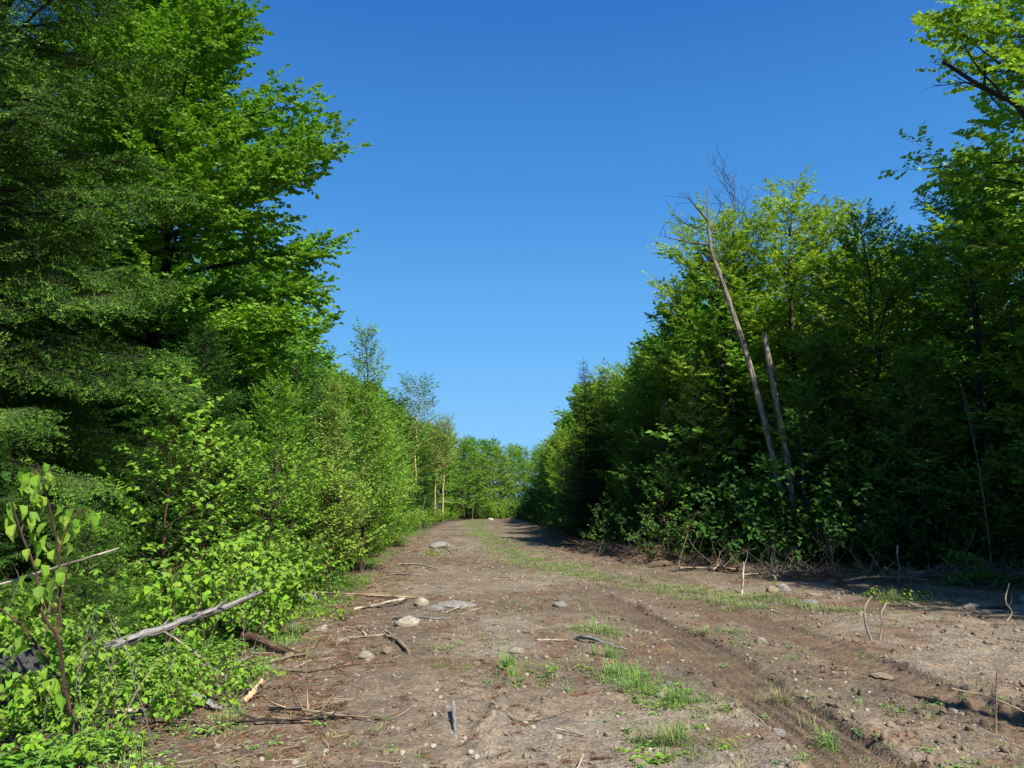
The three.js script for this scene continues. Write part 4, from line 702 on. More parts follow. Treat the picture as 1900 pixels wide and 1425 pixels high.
stick('dead_branch', 'thin dry twigs sprawling below the end of the brown rotten log', 'dead branch', M.tanWood, from([[-2.3, -7.6, 0.02], [-2.0, -7.75, 0.05], [-1.65, -7.95, 0.04], [-1.35, -8.0, 0.02]]), 0.007, 0.003, { twigs: 3, forks: [[0.2, 0.5, 0.5, 0.35], [0.4, 2, 0.7, 0.3], [0.6, 1.2, 0.8, 0.35], [0.8, 5, 0.2, 0.3]] });
stick('stick', 'thin curved twig lying on bare soil at the bottom, right of the small white stick', 'stick', M.tanWood, from([[-0.15, -6.15, 0.02], [0.05, -5.75, 0.02], [0.25, -5.8, 0.02], [0.42, -6.0, 0.01]]), 0.008, 0.004, { twigs: 1, forks: [[0.5, 1.6, 0.6, 0.14]] });
stick('stick', 'short pale peg lying at the very bottom centre', 'stick', M.paleWood, from([[0.3, -5.5, 0.02], [0.48, -5.38, 0.02]]), 0.011, 0.008);
stick('stick', 'pale pole crossing the left picture edge behind the wilting sapling', 'stick', M.paleWood, from([[-3.9, -5.6, 0.72], [-3.35, -5.75, 0.95], [-2.95, -5.9, 1.12]]), 0.012, 0.009);
stick('stick', 'cut pale wood piece among the plants below the boulder, left bottom', 'wood piece', M.paleWood, from([[-2.75, -5.6, 0.04], [-2.55, -5.65, 0.05]]), 0.024, 0.02);
stick('stick', 'weathered grey splintered chunk in the undergrowth below the pale sloping stick', 'wood piece', M.greyWood, from([[-2.38, -6.0, 0.08], [-2.2, -5.9, 0.05], [-2.1, -5.85, 0.02]]), 0.036, 0.015, { rough: 0.5 });
stick('stick', 'orange-brown broken stub pointing up beside the grey splintered chunk', 'wood piece', M.orangeBirch, from([[-2.0, -6.05, 0.02], [-1.9, -6.15, 0.14]]), 0.025, 0.03, { rough: 0.4 });
// brush raked against the right wood
{
  const heap = [1, 2, 3].map((k) => { const G = new Geo(), R = rng(k + 900); for (let q = 0; q < 7; q++) { const a = R() * 6.3, s = V(0.5 * (R() - 0.5), 0.02 + 0.1 * R(), 0.3 * (R() - 0.5)), p = curve(s, V(Math.cos(a), 0.5 * R() - 0.05, Math.sin(a) * 0.7), 0.4 + 0.6 * R(), 5, -0.1, 0.6, R); tube(G, p, p.map((_, w) => lerp(0.011, 0.002, w / 5)), 4); for (let w = 0; w < 2; w++) { const e = curve(alongPts(p, 0.3 + 0.5 * R()), V(R() - 0.5, 0.5 * R(), R() - 0.5), 0.2 + 0.2 * R(), 3, 0, 0.6, R); tube(G, e, [0.005, 0.004, 0.003, 0.001], 3); } } return G.done(true); });
  scatter('brush', 'low tangle of brown brush and roots along the foot of the right wood', heap, std({ color: lin(1, 1, 1) }), 330, (R, o) => {
    const d = 11.5 + 22 * R() ** 1.4, x = edgeRight(d) - 0.5 + 1.3 * R() - (d > 17 && d < 19 ? 1.5 * R() : 0), z = -d - 0.5 * R() + (d > 15 && d < 20 ? 0.7 : 0); const s = 0.45 + 0.6 * R(); o.position.set(x, height(x, z), z); o.rotation.set(0, R() * 6.3, 0); o.scale.set(s, s * (0.5 + 0.6 * R()), s);
    const k = 0.12 + 0.26 * R(), w = R(); return [k, k * lerp(0.55, 0.84, w), k * lerp(0.32, 0.68, w)];
  }, 81, 'brush');
}
// right: stakes and dead branches
stick('stake', 'left one of two thin peeled shoots standing in bare soil at the right', 'peeled shoot', M.paleWood, from([[4.18, -9.3, -0.02], [4.12, -9.3, 0.18], [4.13, -9.3, 0.36], [4.22, -9.3, 0.5]]), 0.013, 0.011);
stick('stake', 'right one of two thin peeled shoots standing in bare soil at the right', 'peeled shoot', M.paleWood, from([[4.28, -9.32, -0.02], [4.32, -9.32, 0.15], [4.33, -9.32, 0.3], [4.4, -9.32, 0.42]]), 0.012, 0.008);
stick('stake', 'forked twig standing near the right picture edge', 'twig', M.tanWood, from([[6.55, -10.55, 0], [6.66, -10.6, 0.1], [6.62, -10.65, 0.25], [6.72, -10.7, 0.48]]), 0.011, 0.006, { forks: [[0.5, 0.5, 1.5, 0.22]] });
stick('stake', 'thin upright twig in the lower right corner, near the tree shadow', 'twig', M.tanWood, from([[3.15, -5.3, -0.02], [3.17, -5.3, 0.2], [3.2, -5.3, 0.42]]), 0.007, 0.004, { wob: 0.3 });
stick('stake', 'slanting pale twig beside the upright one in the lower right corner', 'twig', M.tanWood, from([[3.05, -5.6, 0.2], [3.3, -5.5, 0.16], [3.62, -5.3, 0.02]]), 0.005, 0.006, { wob: 0.3 });
stick('stake', 'bleached upright stub at the right track edge, left of the dead branches', 'stub', M.paleWood, from([[4.2, -14.5, -0.02], [4.35, -14.9, 0.2], [4.5, -15.3, 0.52]]), 0.022, 0.016, { forks: [[0.9, 1, 1.2, 0.3]] });
stick('stake', 'short white stub standing where the track meets the tree shadow', 'stub', M.paleWood, from([[2.6, -23.6, -0.02], [2.65, -23.6, 0.22], [2.72, -23.6, 0.42]]), 0.03, 0.012, { forks: [[0.3, 0.1, 0.1, 0.7]] });
stick('stake', 'crooked pale stub upright before the dark right wood', 'stub', M.paleWood, from([[8.1, -16.6, 0], [8.2, -16.7, 0.3], [8.17, -16.7, 0.55], [8.22, -16.75, 0.75]]), 0.02, 0.018);
for (const [x, z, l, seed] of [[5.6, -16.9, 'tangle of dead branches at the right wood edge, just behind the bleached stub', 1], [6.6, -16.4, 'low tangle of dead brown branches right of the bleached stub', 2], [7.5, -16.3, 'dead grey branches lying at the wood edge beside the crooked stub', 3], [8.8, -15.7, 'dead branches spreading upward before the ferny heap', 4], [9.6, -15.0, 'fan of bare dead branches rising at the right edge behind the pale log', 5], [4.9, -18.6, 'dead twigs at the wood edge near the yellow-leaved shoot', 6], [6.1, -17.4, 'arching dead twigs behind the tangle by the bleached stub', 7], [3.7, -20.8, 'dead branches left of the yellow-leaved shoot', 8], [10.6, -13.2, 'dead branches on the shaded soil at the right picture edge', 9]]) {
  const R = rng(seed * 31), a = R() * 3 - 0.5, ln = 0.8 + 0.5 * R(), f = []; for (let k = 0; k < 9; k++) f.push([0.1 + 0.1 * k, R() * 6.3, 0.2 + 1.1 * R(), 0.4 + 0.75 * R()]);
  stick('dead_branch', l, 'dead branch', [M.tanWood, M.greyBark, M.brownLog][seed % 3], from([[x - Math.cos(a) * ln, z + 0.3 * Math.sin(a), 0.06], [x, z, 0.16], [x + Math.cos(a) * ln, z + 0.2, 0.1]]), 0.026, 0.012, { twigs: 3, follow: 0.3, forks: f, group: null });
}
stick('log', 'pale barkless log lying in shade at the right picture edge', 'log', M.greyWood, from([[8.3, -12.9, 0.04], [9.2, -13.1, 0.07], [10.2, -13.4, 0.05]]), 0.06, 0.075, { rough: 0.25 });
stick('log', 'grey log in the shade below the pale log at the right edge', 'log', M.greyBark, from([[7.0, -12.2, 0.03], [8.0, -12.1, 0.04], [9.0, -12.4, 0.02]]), 0.045, 0.035);
stick('log', 'flat pale log at the wood edge behind the grass strip on the right', 'log', M.tanWood, from([[4.1, -19.2, 0.04], [4.8, -18.9, 0.05], [5.4, -18.7, 0.04]]), 0.035, 0.03);
stick('leafless_sapling', 'thin grey forked stem before the dark maples near the right picture edge', 'bare stem', M.greyBark, from([[9.75, -16, -0.1], [9.67, -16, 2.0], [9.57, -16, 3.0], [9.4, -16, 4.2]]), 0.014, 0.005, { n: 20, forks: [[0.55, 0.4, 1.6, 1.3], [0.7, 2.6, 1.2, 0.9]], twigs: 1 });
// far stakes
stick('stake', 'pale leaning stake at the far left edge of the track, before the birch pair', 'stake', M.greyBark, from([[-5.6, -47.5, 0], [-5.45, -47.5, 0.9], [-5.3, -47.5, 1.9]]), 0.033, 0.022);
stick('stake', 'thin pale stake right of the two bare birch trunks', 'stake', M.greyBark, from([[-3.4, -67, 0], [-3.35, -67, 1.0], [-3.3, -67, 1.9]]), 0.04, 0.026);
// the leaning dead trunk and the broken trunk
{
  const R = rng(777), t = holder(), T = new Geo(), B = new Geo(), b = V(7.35, height(7.35, -20.6), -20.6);
  const pts = new THREE.CatmullRomCurve3([V(0, -0.2, 0), V(-0.22, 1.6, 0), V(-0.55, 3.6, -0.05), V(-0.95, 5.4, -0.05), V(-1.45, 7.3, -0.1), V(-1.78, 8.4, -0.1), V(-1.83, 9.2, -0.1), V(-1.84, 10.25, -0.1)]).getPoints(30);
  tube(T, pts, pts.map((_, k) => 0.112 * (k < 24 ? 1 - k / 38 : (0.36 - (k - 24) * 0.04)) * (1 + 0.12 * Math.sin(k * 2.7))), 10, WHITE, 0.18, 5);
  const limb = (u, d, len, r, up, tw) => { const p = curve(alongPts(pts, u), V(...d), len, 8, up, 0.3, R); tube(B, p, p.map((_, k) => lerp(r, 0.006, k / 8)), 5, WHITE, 0.2, 3); for (let k = 0; k < tw; k++) { const q = curve(alongPts(p, 0.35 + 0.65 * R()), V(R() - 0.7, R() * 0.9 - 0.1, R() - 0.5), 0.3 + 0.5 * R(), 4, 0.1, 0.5, R); tube(B, q, [0.008, 0.006, 0.005, 0.004, 0.003], 3); } };
  limb(0.74, [-1, 0.22, 0.1], 1.5, 0.032, -0.1, 3); limb(0.86, [-0.8, 0.75, 0.1], 1.1, 0.035, 0.25, 5); limb(0.82, [-1, 0.3, -0.2], 1.3, 0.022, 0.1, 7); limb(0.8, [0.5, 0.8, 0.2], 0.9, 0.02, 0.3, 4); limb(0.6, [-0.8, 0.5, 0.2], 0.9, 0.015, 0.2, 6); limb(0.52, [-0.5, 0.7, 0.3], 1.1, 0.014, 0.2, 7); limb(0.66, [0.7, 0.5, 0.4], 0.7, 0.014, 0.3, 4);
  part(t, T.done(true), M.snag, 'trunk'); part(t, B.done(true), M.greyBark, 'branches'); t.position.copy(b);
  add(t, 'dead_tree', 'tall leaning dead trunk, barkless and leafless, against the right wood', 'dead tree');
  const t2 = holder(), T2 = new Geo(), p2 = new THREE.CatmullRomCurve3([V(0, -0.2, 0), V(-0.06, 1.5, 0), V(-0.2, 3, 0), V(-0.42, 4.6, 0), V(-0.58, 5.85, 0)]).getPoints(18);
  tube(T2, p2, p2.map((_, k) => 0.105 - 0.002 * k + 0.008 * Math.sin(k * 2.1)), 10, WHITE, 0.22, 8); part(t2, T2.done(true), M.snag, 'trunk');
  const J = new Geo(); for (let k = 0; k < 5; k++) { const a = k * 1.3, q = p2[18]; tube(J, [q.clone().add(V(Math.cos(a) * 0.04, -0.05, Math.sin(a) * 0.04)), q.clone().add(V(Math.cos(a) * 0.05, 0.1 + 0.1 * R(), Math.sin(a) * 0.05))], [0.035, 0.006], 4); } part(t2, J.done(true), M.paleWood, 'splinters');
  t2.position.set(7.38, height(7.38, -20.3), -20.3); add(t2, 'broken_trunk', 'broken dead trunk snapped off halfway, right of the leaning dead trunk', 'dead tree');
  // bare grey tops that stand above the crowns
  const bare = (x, y, z, h, seed, label) => { const Q = rng(seed), g = new Geo(), s = curve(V(0, -y, 0), V(0.02, 1, 0), y + h, 14, 0, 0.04, Q); tube(g, s, s.map((_, k) => lerp(0.1, 0.01, k / 14)), 6); const w = new Geo(); for (let k = 0; k < 13; k++) { const u = lerp((y - 0.6) / (y + h), 0.99, k / 13), a = Q() * 6.3, p = curve(alongPts(s, u), V(Math.cos(a), 0.7 + 0.5 * Q(), Math.sin(a)), h * (0.35 + 0.45 * Q()), 6, 0.2, 0.5, Q); tube(w, p, p.map((_, q) => lerp(0.016, 0.004, q / 6)), 4); for (let q = 0; q < 5; q++) { const e = curve(alongPts(p, 0.3 + 0.7 * Q()), V(Q() - 0.5, Q() * 0.8, Q() - 0.5), 0.35 + 0.3 * Q(), 3, 0.1, 0.5, Q); tube(w, e, [0.007, 0.006, 0.005, 0.004], 3); } } const o = holder(); part(o, g.done(true), M.greyBark, 'trunk'); part(o, w.done(true), M.greyBark, 'branches'); o.position.set(x, y, z); o.position.y = y + height(x, z); add(o, 'bare_tree', label, 'dead tree'); };
  bare(7.0, 10.2, -24.4, 2.0, 3, 'bare leafless treetop rising above the crowns right of the leaning dead trunk');
  bare(9.9, 9.6, -24.0, 1.2, 9, 'small bare treetop above the highest yellow-green crown');
  { const t3 = holder(), A = new Geo(), W = new Geo(), s = new THREE.CatmullRomCurve3([V(0.9, 0, 0.3), V(0.7, 4, 0.2), V(0.5, 8, 0.1), V(0.1, 9.7, 0), V(-0.6, 10.15, 0), V(-1.45, 10.75, 0)]).getPoints(24); tube(A, s, s.map((_, k) => lerp(0.13, 0.03, k / 24)), 8, WHITE, 0.2, 4); part(t3, A.done(true), M.darkBark, 'trunk');
    for (const [u, d, l, r] of [[0.84, [-1, 0.12, 0], 0.9, 0.02], [0.9, [-0.6, 0.7, 0.1], 0.5, 0.015], [0.8, [0.1, 1, 0], 0.6, 0.04], [0.75, [-1, 0.3, 0.2], 1.2, 0.02], [0.7, [-1, 1.3, 0], 1.9, 0.03], [0.78, [0.3, -1, 0], 0.5, 0.03]]) { const p = curve(alongPts(s, u), V(...d), l, 6, 0.1, 0.4, R); tube(W, p, p.map((_, k) => lerp(r, 0.005, k / 6)), 5); for (let k = 0; k < 5; k++) { const q = curve(alongPts(p, 0.3 + 0.7 * R()), V(R() - 0.8, R() - 0.2, R() - 0.5), 0.3 + 0.3 * R(), 3, 0, 0.5, R); tube(W, q, [0.007, 0.005, 0.004, 0.003], 3); } }
    part(t3, W.done(true), M.darkBark, 'branches'); t3.position.set(10.5, height(10.5, -15) - 0.1, -15); add(t3, 'dead_tree', 'dark dead trunk with a bare limb pointing left, upper right corner', 'dead tree'); }
  // slender pole beyond the right edge whose shadow falls on the track
  stick('dead_tree', 'slim dead pole beyond the right picture edge, casting a thin shadow', 'dead tree', M.greyBark, from([[8.05, 1.15, -0.1], [8.12, 1.1, 4], [8.0, 1.15, 7.5], [8.05, 1.15, 9.6]]), 0.25, 0.09, { n: 16 });
}
{ // yellow-leaved shoot
  const t = holder(), G = new Geo(), R = rng(12), pts = curve(V(0, -0.05, 0), V(0.28, 1, 0), 1.5, 8, 0.1, 0.12, R); tube(G, pts, pts.map((_, k) => lerp(0.016, 0.006, k / 8)), 6);
  for (let k = 0; k < 7; k++) { const p = curve(alongPts(pts, 0.7 + 0.04 * k), V(R() - 0.4, 1, R() - 0.5), 0.3, 3, 0, 0.3, R); tube(G, p, [0.004, 0.003, 0.002, 0.001], 3); }
  part(t, G.done(true), M.tanWood, 'stem'); const yl = M.leaf.clone(); yl.vertexColors = false; yl.color = lin(0.36, 0.33, 0.06);
  for (let k = 0; k < 16; k++) { const p = alongPts(pts, 0.66 + 0.2 * R()), a = R() * 6.3, d = V(Math.cos(a), -0.3 + 0.7 * R(), Math.sin(a)).normalize(), n = V(0.2, 1, R() - 0.5); n.addScaledVector(d, -n.dot(d)).normalize(); leafMesh(t, p, d, n, 0.13 + 0.05 * R(), R() * 2 | 0, 0).material = yl; }
  stand(t, 4.25, -20.2); add(t, 'shoot', 'bare shoot topped with a tuft of yellow leaves before the right wood', 'young shoot');
}

// ---------------------------------------------------------------- stones
function stone(seed, sx, sy, sz, cut) {
  const g0 = new THREE.IcosahedronGeometry(1, 3), R = rng(seed), n = Math.floor(R() * 50), p = g0.attributes.position, planes = []; for (let k = 0; k < 7; k++) planes.push([V(R() - 0.5, R() - 0.4, R() - 0.5).normalize(), 0.62 + 0.3 * R()]);
  const G = new Geo(), map = new Map(), idx = [];
  for (let k = 0; k < p.count; k++) {
    const v = V(p.getX(k), p.getY(k), p.getZ(k)), key = v.toArray().map((q) => q.toFixed(4)).join();
    if (!map.has(key)) {
      const u = Math.atan2(v.z, v.x) / 6.283, w = v.y; for (const [q, d] of planes) { const e = v.dot(q) - d; if (e > 0) v.addScaledVector(q, -e * cut); }
      v.multiplyScalar(1 + 0.1 * noise(v.x * 2.2 + n, v.y * 2.2 + v.z * 1.7) + 0.03 * noise(v.x * 6 + n, v.z * 6 + v.y * 5));
      map.set(key, G.v(v.x * sx, v.y * sy, v.z * sz, WHITE, v.x * sx * 3 + v.y, v.z * sz * 3 + v.y * sy));
    }
    idx.push(map.get(key));
  }
  for (let k = 0; k < idx.length; k += 3) G.f(idx[k], idx[k + 1], idx[k + 2]);
  return G.done(true);
}
function rock(x, z, size, flat, mat, label, up = 0.3, cut = 0.85) { const s = Math.round(x * 131 + z * 17 + 500), R = rng(s), m = new THREE.Mesh(stone(s, size * (0.9 + 0.3 * R()), size * flat, size * (0.8 + 0.3 * R()), cut), mat); m.position.set(x, height(x, z) + size * flat * up, z); m.rotation.y = R() * 6; add(m, 'stone', label, 'stone'); }
rock(-3.62, -5.75, 0.36, 0.75, M.darkStone, 'dark boulder half hidden by leaves at the lower left picture edge', 0.45);
rock(-3.3, -12.9, 0.17, 0.8, M.greyStone, 'pale rough stone in the plants behind the raised end of the grey log', 0.5);
rock(-2.3, -9.7, 0.075, 0.9, M.paleStone, 'rounded pale stone on the soil between the left bushes and the stubby stick');
rock(-1.44, -7.9, 0.075, 0.8, M.paleStone, 'left one of the two round pale stones below the knobbly branch');
rock(-1.27, -8.2, 0.07, 0.75, M.tanStone, 'right one of the two round pale stones below the knobbly branch, more yellow');
rock(-1.55, -8.33, 0.032, 0.8, M.paleStone, 'little pale stone just behind the left round stone');
rock(-1.42, -12.45, 0.13, 0.7, M.paleStone, 'rounded grey-white stone at the end of the bleached branch');
rock(-1.33, -10.05, 0.2, 0.5, M.paleStone, 'flat square pale stone in front of the lichen-covered branch', 0.15, 1);
rock(-0.85, -12.4, 0.33, 0.22, M.greyStone, 'whitish rock slab almost level with the soil, middle of the track', 0.2);
rock(-1.15, -12.0, 0.15, 0.4, M.greyStone, 'low grey stone left of the whitish rock slab', 0.2);
rock(-2.15, -7.75, 0.075, 0.8, M.tanStone, 'tan stone under the end of the brown rotten log');
rock(0.05, -8.2, 0.09, 0.4, M.paleStone, 'flat white stone in the middle of the foreground', 0.3);
rock(0.23, -7.85, 0.055, 0.6, M.greyStone, 'small grey stone just right of the flat white one in the foreground middle');
rock(-0.12, -8.3, 0.04, 0.7, M.paleStone, 'small pale stone left of the flat white one, at the row of clods');
rock(-0.33, -7.55, 0.045, 0.7, M.tanStone, 'tan pebble beside the row of clods in the foreground');
rock(2.82, -9.05, 0.07, 0.75, M.paleStone, 'egg-shaped pale stone on smooth soil right of the wheel rut');
rock(5.2, -15.2, 0.15, 0.75, M.greyStone, 'grey-white boulder in front of the dead branches on the right');
rock(4.85, -14.8, 0.14, 0.65, M.tanStone, 'tan stone left of the grey-white boulder on the right');
rock(5.5, -14.4, 0.12, 0.35, M.tanStone, 'flat tan stone right of the grey-white boulder');
rock(4.85, -12.95, 0.13, 0.6, M.greyStone, 'grey stone behind the two peeled shoots, to their left');
rock(5.0, -11.4, 0.07, 0.6, M.paleStone, 'small pale stone behind the right peeled shoot');
rock(4.55, -8.7, 0.04, 0.9, M.paleStone, 'small white stone right of the peeled shoots');
rock(5.55, -9.9, 0.045, 0.8, M.paleStone, 'white pebble between the peeled shoots and the forked twig');
rock(5.3, -8.0, 0.07, 0.5, M.paleStone, 'flat pale stone on the bare soil at the right, nearer than the forked twig');
rock(4.95, -7.6, 0.07, 0.7, M.darkStone, 'dark stone on the bare soil at the right');
rock(8.3, -11.8, 0.1, 0.5, M.greyStone, 'grey stone in the shade under the pale log, right edge');
rock(7.6, -11.9, 0.13, 0.45, M.greyStone, 'wide grey stone in the shade left of the pale log');
rock(6.9, -12.0, 0.1, 0.5, M.paleStone, 'stone at the edge of the shade left of the grey log');
rock(-2.5, -27.6, 0.42, 0.45, M.greyStone, 'flat far boulder at the left edge of the track', 0.2);
rock(-1.9, -69, 0.28, 0.7, M.paleStone, 'pale boulder at the far end of the track');
rock(1.18, -6.35, 0.055, 0.8, M.paleStone, 'whitish stone inside the large grass patch');
rock(1.32, -6.8, 0.05, 0.8, M.greyStone, 'grey stone in the upper right of the large grass patch');
rock(1.75, -5.35, 0.06, 0.6, M.greyStone, 'stone near the bottom edge beside the lower grass tuft');
rock(0.75, -12.3, 0.12, 0.5, M.greyStone, 'grey stone in the middle of the track beyond the large grass patch');
rock(-1.9, -9.0, 0.09, 0.3, M.paleStone, 'flat pale stone below the rounded pale stone, left', 0.1);
rock(-0.55, -9.2, 0.12, 0.22, M.tanStone, 'flat tan stone barely out of the soil in the middle foreground', 0.1);
rock(3.35, -7.3, 0.12, 0.25, M.tanStone, 'flat slab lying in the soil right of the rut, before the tree shadow', 0.15);

// ---------------------------------------------------------------- grass and litter
const tuft = (x, z, n, spread, h, dry, label, seed) => { const m = new THREE.Mesh(blades(seed, n, spread, h, [0.165, 0.33, 0.04], dry), M.grass); m.position.set(x, height(x, z), z); m.scale.set(0.72, 1, 0.85); add(m, 'grass_tuft', label, 'grass tuft'); };
tuft(1.08, -6.75, 1196, 0.36, 0.17, 0.15, 'largest grass patch, in the middle of the foreground', 1);
tuft(0.95, -7.2, 598, 0.24, 0.16, 0.1, 'grass tuft forming the upper left of the large foreground patch', 2);
tuft(1.25, -6.15, 690, 0.26, 0.15, 0.15, 'grass tuft at the lower right of the large foreground patch', 3);
tuft(1.0, -8.1, 368, 0.2, 0.15, 0.15, 'grass tuft between the large patch and the lichen-crusted branch', 4);
tuft(1.12, -9.6, 758, 0.34, 0.18, 0.12, 'bright grass tuft behind the lichen-crusted branch', 5);
tuft(0.78, -9.75, 459, 0.25, 0.13, 0.6, 'yellowish mossy tuft left of the bright grass behind the branch', 6);
tuft(-0.04, -7.35, 206, 0.1, 0.16, 0.05, 'small leafy tuft left of centre, upper one of two', 7);
tuft(0.0, -6.75, 299, 0.13, 0.16, 0.05, 'small leafy tuft left of centre, lower one of two', 8);
tuft(1.02, -5.15, 827, 0.24, 0.14, 0.45, 'half-dry grass tuft at the bottom edge, right of centre', 9);
tuft(2.02, -5.2, 276, 0.12, 0.15, 0.15, 'fresh grass tuft at the bottom edge beside the wheel rut', 10);
tuft(2.15, -5.6, 345, 0.16, 0.12, 0.7, 'dry straw tuft beside the wheel rut, lower right', 11);
tuft(2.1, -6.35, 459, 0.17, 0.12, 0.75, 'dry straw tuft in the middle of the wheel rut edge', 12);
tuft(6.35, -13.1, 598, 0.3, 0.25, 0.3, 'grass growing through the green tuft on the right soil', 13);
tuft(4.35, -13.6, 552, 0.35, 0.2, 0.2, 'bright end of the grass strip, left of the grey stone', 14);
tuft(2.35, -9.6, 390, 0.3, 0.1, 0.3, 'thin grass along the right side of the wheel rut', 15);
tuft(2.75, -9.9, 276, 0.2, 0.1, 0.2, 'small grass spot right of the wheel rut, farther one', 16);
const blade3 = [blades(41, 22, 0.09, 0.1, [0.17, 0.28, 0.055], 0.2), blades(42, 16, 0.07, 0.075, [0.2, 0.29, 0.06], 0.35)];
scatter('grass', 'thin grass strip running along the middle of the track', blade3, M.grass, 5200, (R, o) => {
  const d = 11.8 + 50 * R() ** 1.5, x = grassX(d) + (R() + R() + R() - 1.5) * 0.9, z = -d; if (fbm(x * 1.2, z * 0.8 + 7, 2) < -0.1) return null;
  o.position.set(x, height(x, z), z); o.rotation.set(0, R() * 6.3, 0); o.scale.setScalar(0.6 + 0.7 * R()); const k = 0.8 + 0.5 * R(); return [k, k, k];
}, 61, 'grass');
scatter('weeds', 'small weeds mixed into the grass patches of the foreground', [plants[0], plants[1], blade3[0]], M.leaf, 120, (R, o) => {
  const [x, z] = [[1.15, -6.75], [0.95, -7.2], [1.25, -6.15], [1.1, -9.6], [0, -7], [1.02, -5.15]][R() * 6 | 0].map((q) => q + 0.7 * (R() - 0.5)); o.position.set(x, height(x, z), z); o.rotation.set(0, R() * 6.3, 0); o.scale.setScalar(0.35 + 0.5 * R()); const k = 0.7 + 0.5 * R(); return [k, k, k];
}, 63, 'weeds');
scatter('sparse_grass', 'sparse green and straw-coloured blades scattered over the bare soil', [...blade3, blades(43, 9, 0.06, 0.07, [0.2, 0.28, 0.07], 0.8), plants[1]], M.grass, 5200, (R, o) => {
  const d = 4 + 34 * R() ** 1.7, x = lerp(edgeLeft(d), edgeRight(d), R()), z = -d, g = fbm(x * 0.8 + 5, z * 0.6, 3); if (g < 0.06 + 0.1 * R() && Math.abs(x - 3) > 1.2 * R()) return null;
  o.position.set(x, height(x, z), z); o.rotation.set(0, R() * 6.3, 0); o.scale.setScalar(0.3 + 0.45 * R()); const k = 0.8 + 0.5 * R(); return [k, k, k];
}, 62, 'grass');
const pebble = [1, 2, 3].map((k) => { const g = new THREE.IcosahedronGeometry(1, 1), p = g.attributes.position; for (let q = 0; q < p.count; q++) { const x = p.getX(q), y = p.getY(q), z = p.getZ(q), s = 1 + 0.28 * noise(x * 1.6 + k * 9, y * 1.6 + z * 1.3); p.setXYZ(q, x * s, y * s * 0.62, z * s); } g.deleteAttribute('normal'); return g; });
const mPebble = std({ map: stoneMap, color: lin(1, 1, 1) }), mClod = std({ map: soilMap, color: lin(1, 1, 1), roughness: 1 });
const onRoad = (R, k, far, wide = 0) => { for (let q = 0; ; q++) { const d = 3.9 + far * R() ** k, x = lerp(edgeLeft(d) - wide, edgeRight(d) + wide, R()), t = x - trackX(d); if (q > 3 || d > 14 || Math.min(Math.abs(t), Math.abs(t - 1.44)) > 0.24) return [x, -d]; } };
scatter('pebbles', 'small pebbles strewn over the bare soil', pebble, mPebble, 13000, (R, o) => {
  const [x, z] = onRoad(R, 1.7, 34); const s = 0.005 + 0.017 * R() ** 4 + (R() < 0.008 ? 0.02 * R() : 0); o.position.set(x, height(x, z) + s * 0.2, z); o.rotation.set(R(), R() * 6.3, R()); o.scale.setScalar(s);
  const k = 0.26 + 0.34 * R(); return [k, k * (0.82 + 0.1 * R()), k * (0.62 + 0.16 * R())];
}, 71, 'pebbles');
scatter('soil_clods', 'crumbs and clods of turned soil', pebble, mClod, 14000, (R, o) => {
  const [x, z] = onRoad(R, 1.6, 24); const t = Math.min(Math.abs(x - trackX(-z)), Math.abs(x - trackX(-z) - 1.44)); if (fbm(x * 1.5, z * 1.5 + 3, 2) < -0.02 + (x < 1 ? 0.12 : 0) && !(t > 0.25 && t < 0.55)) return null;
  const s = 0.007 + 0.03 * R() ** 3; o.position.set(x, height(x, z) + s * 0.15, z); o.rotation.set(R() * 3, R() * 6.3, R() * 3); o.scale.setScalar(s); const c = groundColour(x, z), k = 0.75 + 0.5 * R(); return [c[0] * k, c[1] * k, c[2] * k];
}, 72, 'soil');
const twigG = [1, 2, 3].map((k) => { const G = new Geo(), R = rng(k + 40), p = curve(V(-0.5, 0, 0), V(1, 0.03, 0), 1, 4, 0, 0.5, R); tube(G, p, [0.012, 0.014, 0.012, 0.01, 0.006], 4); if (k > 1) { const q = curve(p[2], V(0.6, 0.1, 0.8 * (k - 2.5)), 0.35, 2, 0, 0.3, R); tube(G, q, [0.009, 0.007, 0.004], 3); } return G.done(true); });
const mTwig = std({ color: lin(1, 1, 1) });
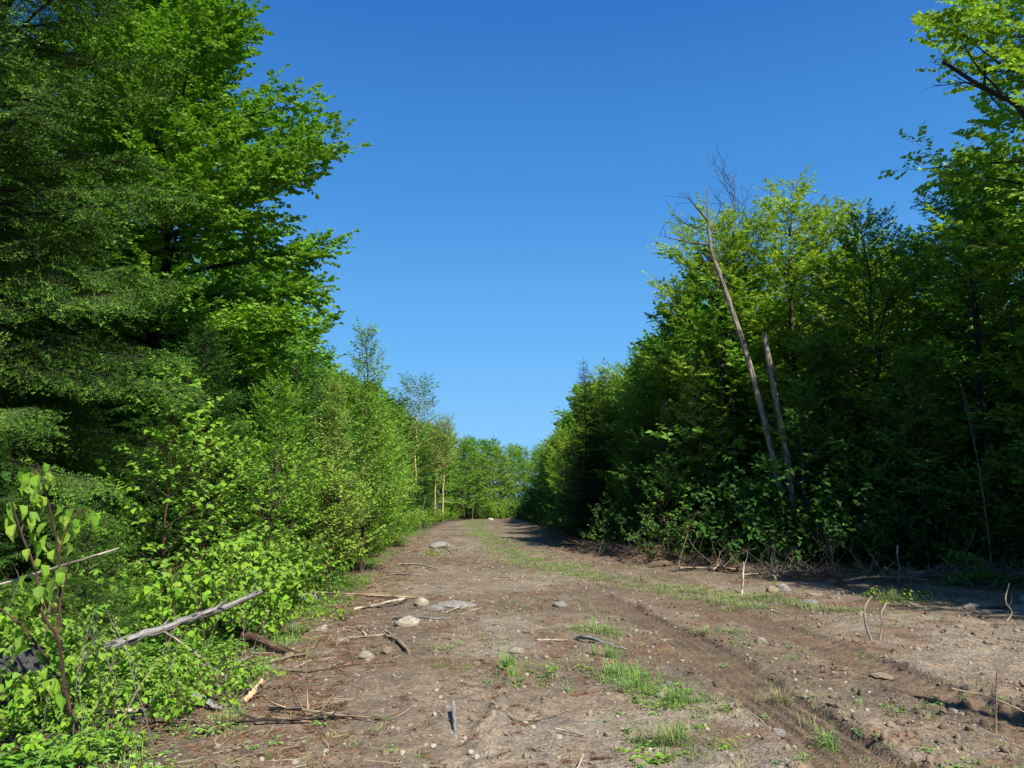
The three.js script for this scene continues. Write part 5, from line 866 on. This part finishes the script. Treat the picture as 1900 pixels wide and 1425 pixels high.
scatter('twig_litter', 'fine twigs and wood chips scattered on the soil', twigG, mTwig, 14000, (R, o) => {
  const edge = R(); let [x, z] = onRoad(R, 1.5, 40, 0.5); const d = -z; if (edge < 0.42) x = edgeRight(d) - 0.2 - 1.6 * R() ** 1.5 + 0.9 * R(); else if (edge < 0.7) x = edgeLeft(d) + 0.2 + 1.3 * R() - 0.7 * R(); else if (fbm(x * 0.9, z * 0.9 + 11, 2) < -0.05) return null;
  const s = 0.035 + 0.26 * R() ** 3; o.position.set(x, height(x, z) + 0.006 + 0.03 * R() ** 3, z); o.rotation.set(0, R() * 6.3, 0.3 * (R() - 0.5)); o.scale.set(s, s * (0.7 + 0.6 * R()), s * (0.7 + 0.6 * R()));
  const k = 0.16 + 0.34 * R(), w = R(); return [k, k * lerp(0.62, 0.86, w), k * lerp(0.36, 0.66, w)];
}, 73, 'litter');
const flake = (() => { const G = new Geo(), R = rng(8); for (let k = 0; k < 14; k++) { const a = R() * 6.3, r = 0.5 * R(); leaf(G, V(Math.cos(a) * r, 0.05 * R(), Math.sin(a) * r), V(Math.cos(a * 3), 0.25 * (R() - 0.5), Math.sin(a * 3)).normalize(), V(0.4 * (R() - 0.5), 1, 0.4 * (R() - 0.5)).normalize(), 0.3 * (0.5 + R()), 0.06, WHITE, 0); } return G.done(false); })();
scatter('needle_litter', 'rust-brown needles, bark and dead leaves on the soil', [flake], std({ vertexColors: true, side: THREE.DoubleSide }), 15000, (R, o) => {
  const edge = R(); let [x, z] = onRoad(R, 1.5, 36, 0.6); const d = -z; if (edge < 0.3) x = edgeRight(d) - 1.8 * R() + 0.6; else if (edge < 0.5) x = edgeLeft(d) + 1.5 * R() - 0.5; else if (fbm(x * 0.7 + 31, z * 0.6, 3) < 0.02) return null;
  const s = 0.05 + 0.11 * R(); o.position.set(x, height(x, z) + 0.004, z); o.rotation.set(0.2 * (R() - 0.5), R() * 6.3, 0.2 * (R() - 0.5)); o.scale.setScalar(s);
  const k = 0.13 + 0.2 * R(), w = R(); return [k, k * lerp(0.45, 0.72, w), k * lerp(0.2, 0.45, w)];
}, 74, 'litter');

const renderer = new THREE.WebGLRenderer({ antialias: true });
renderer.toneMapping = THREE.LinearToneMapping;
renderer.toneMappingExposure = EXPOSURE;
renderer.shadowMap.enabled = true;
renderer.setSize(1024, 768);
renderer.render(scene, camera);
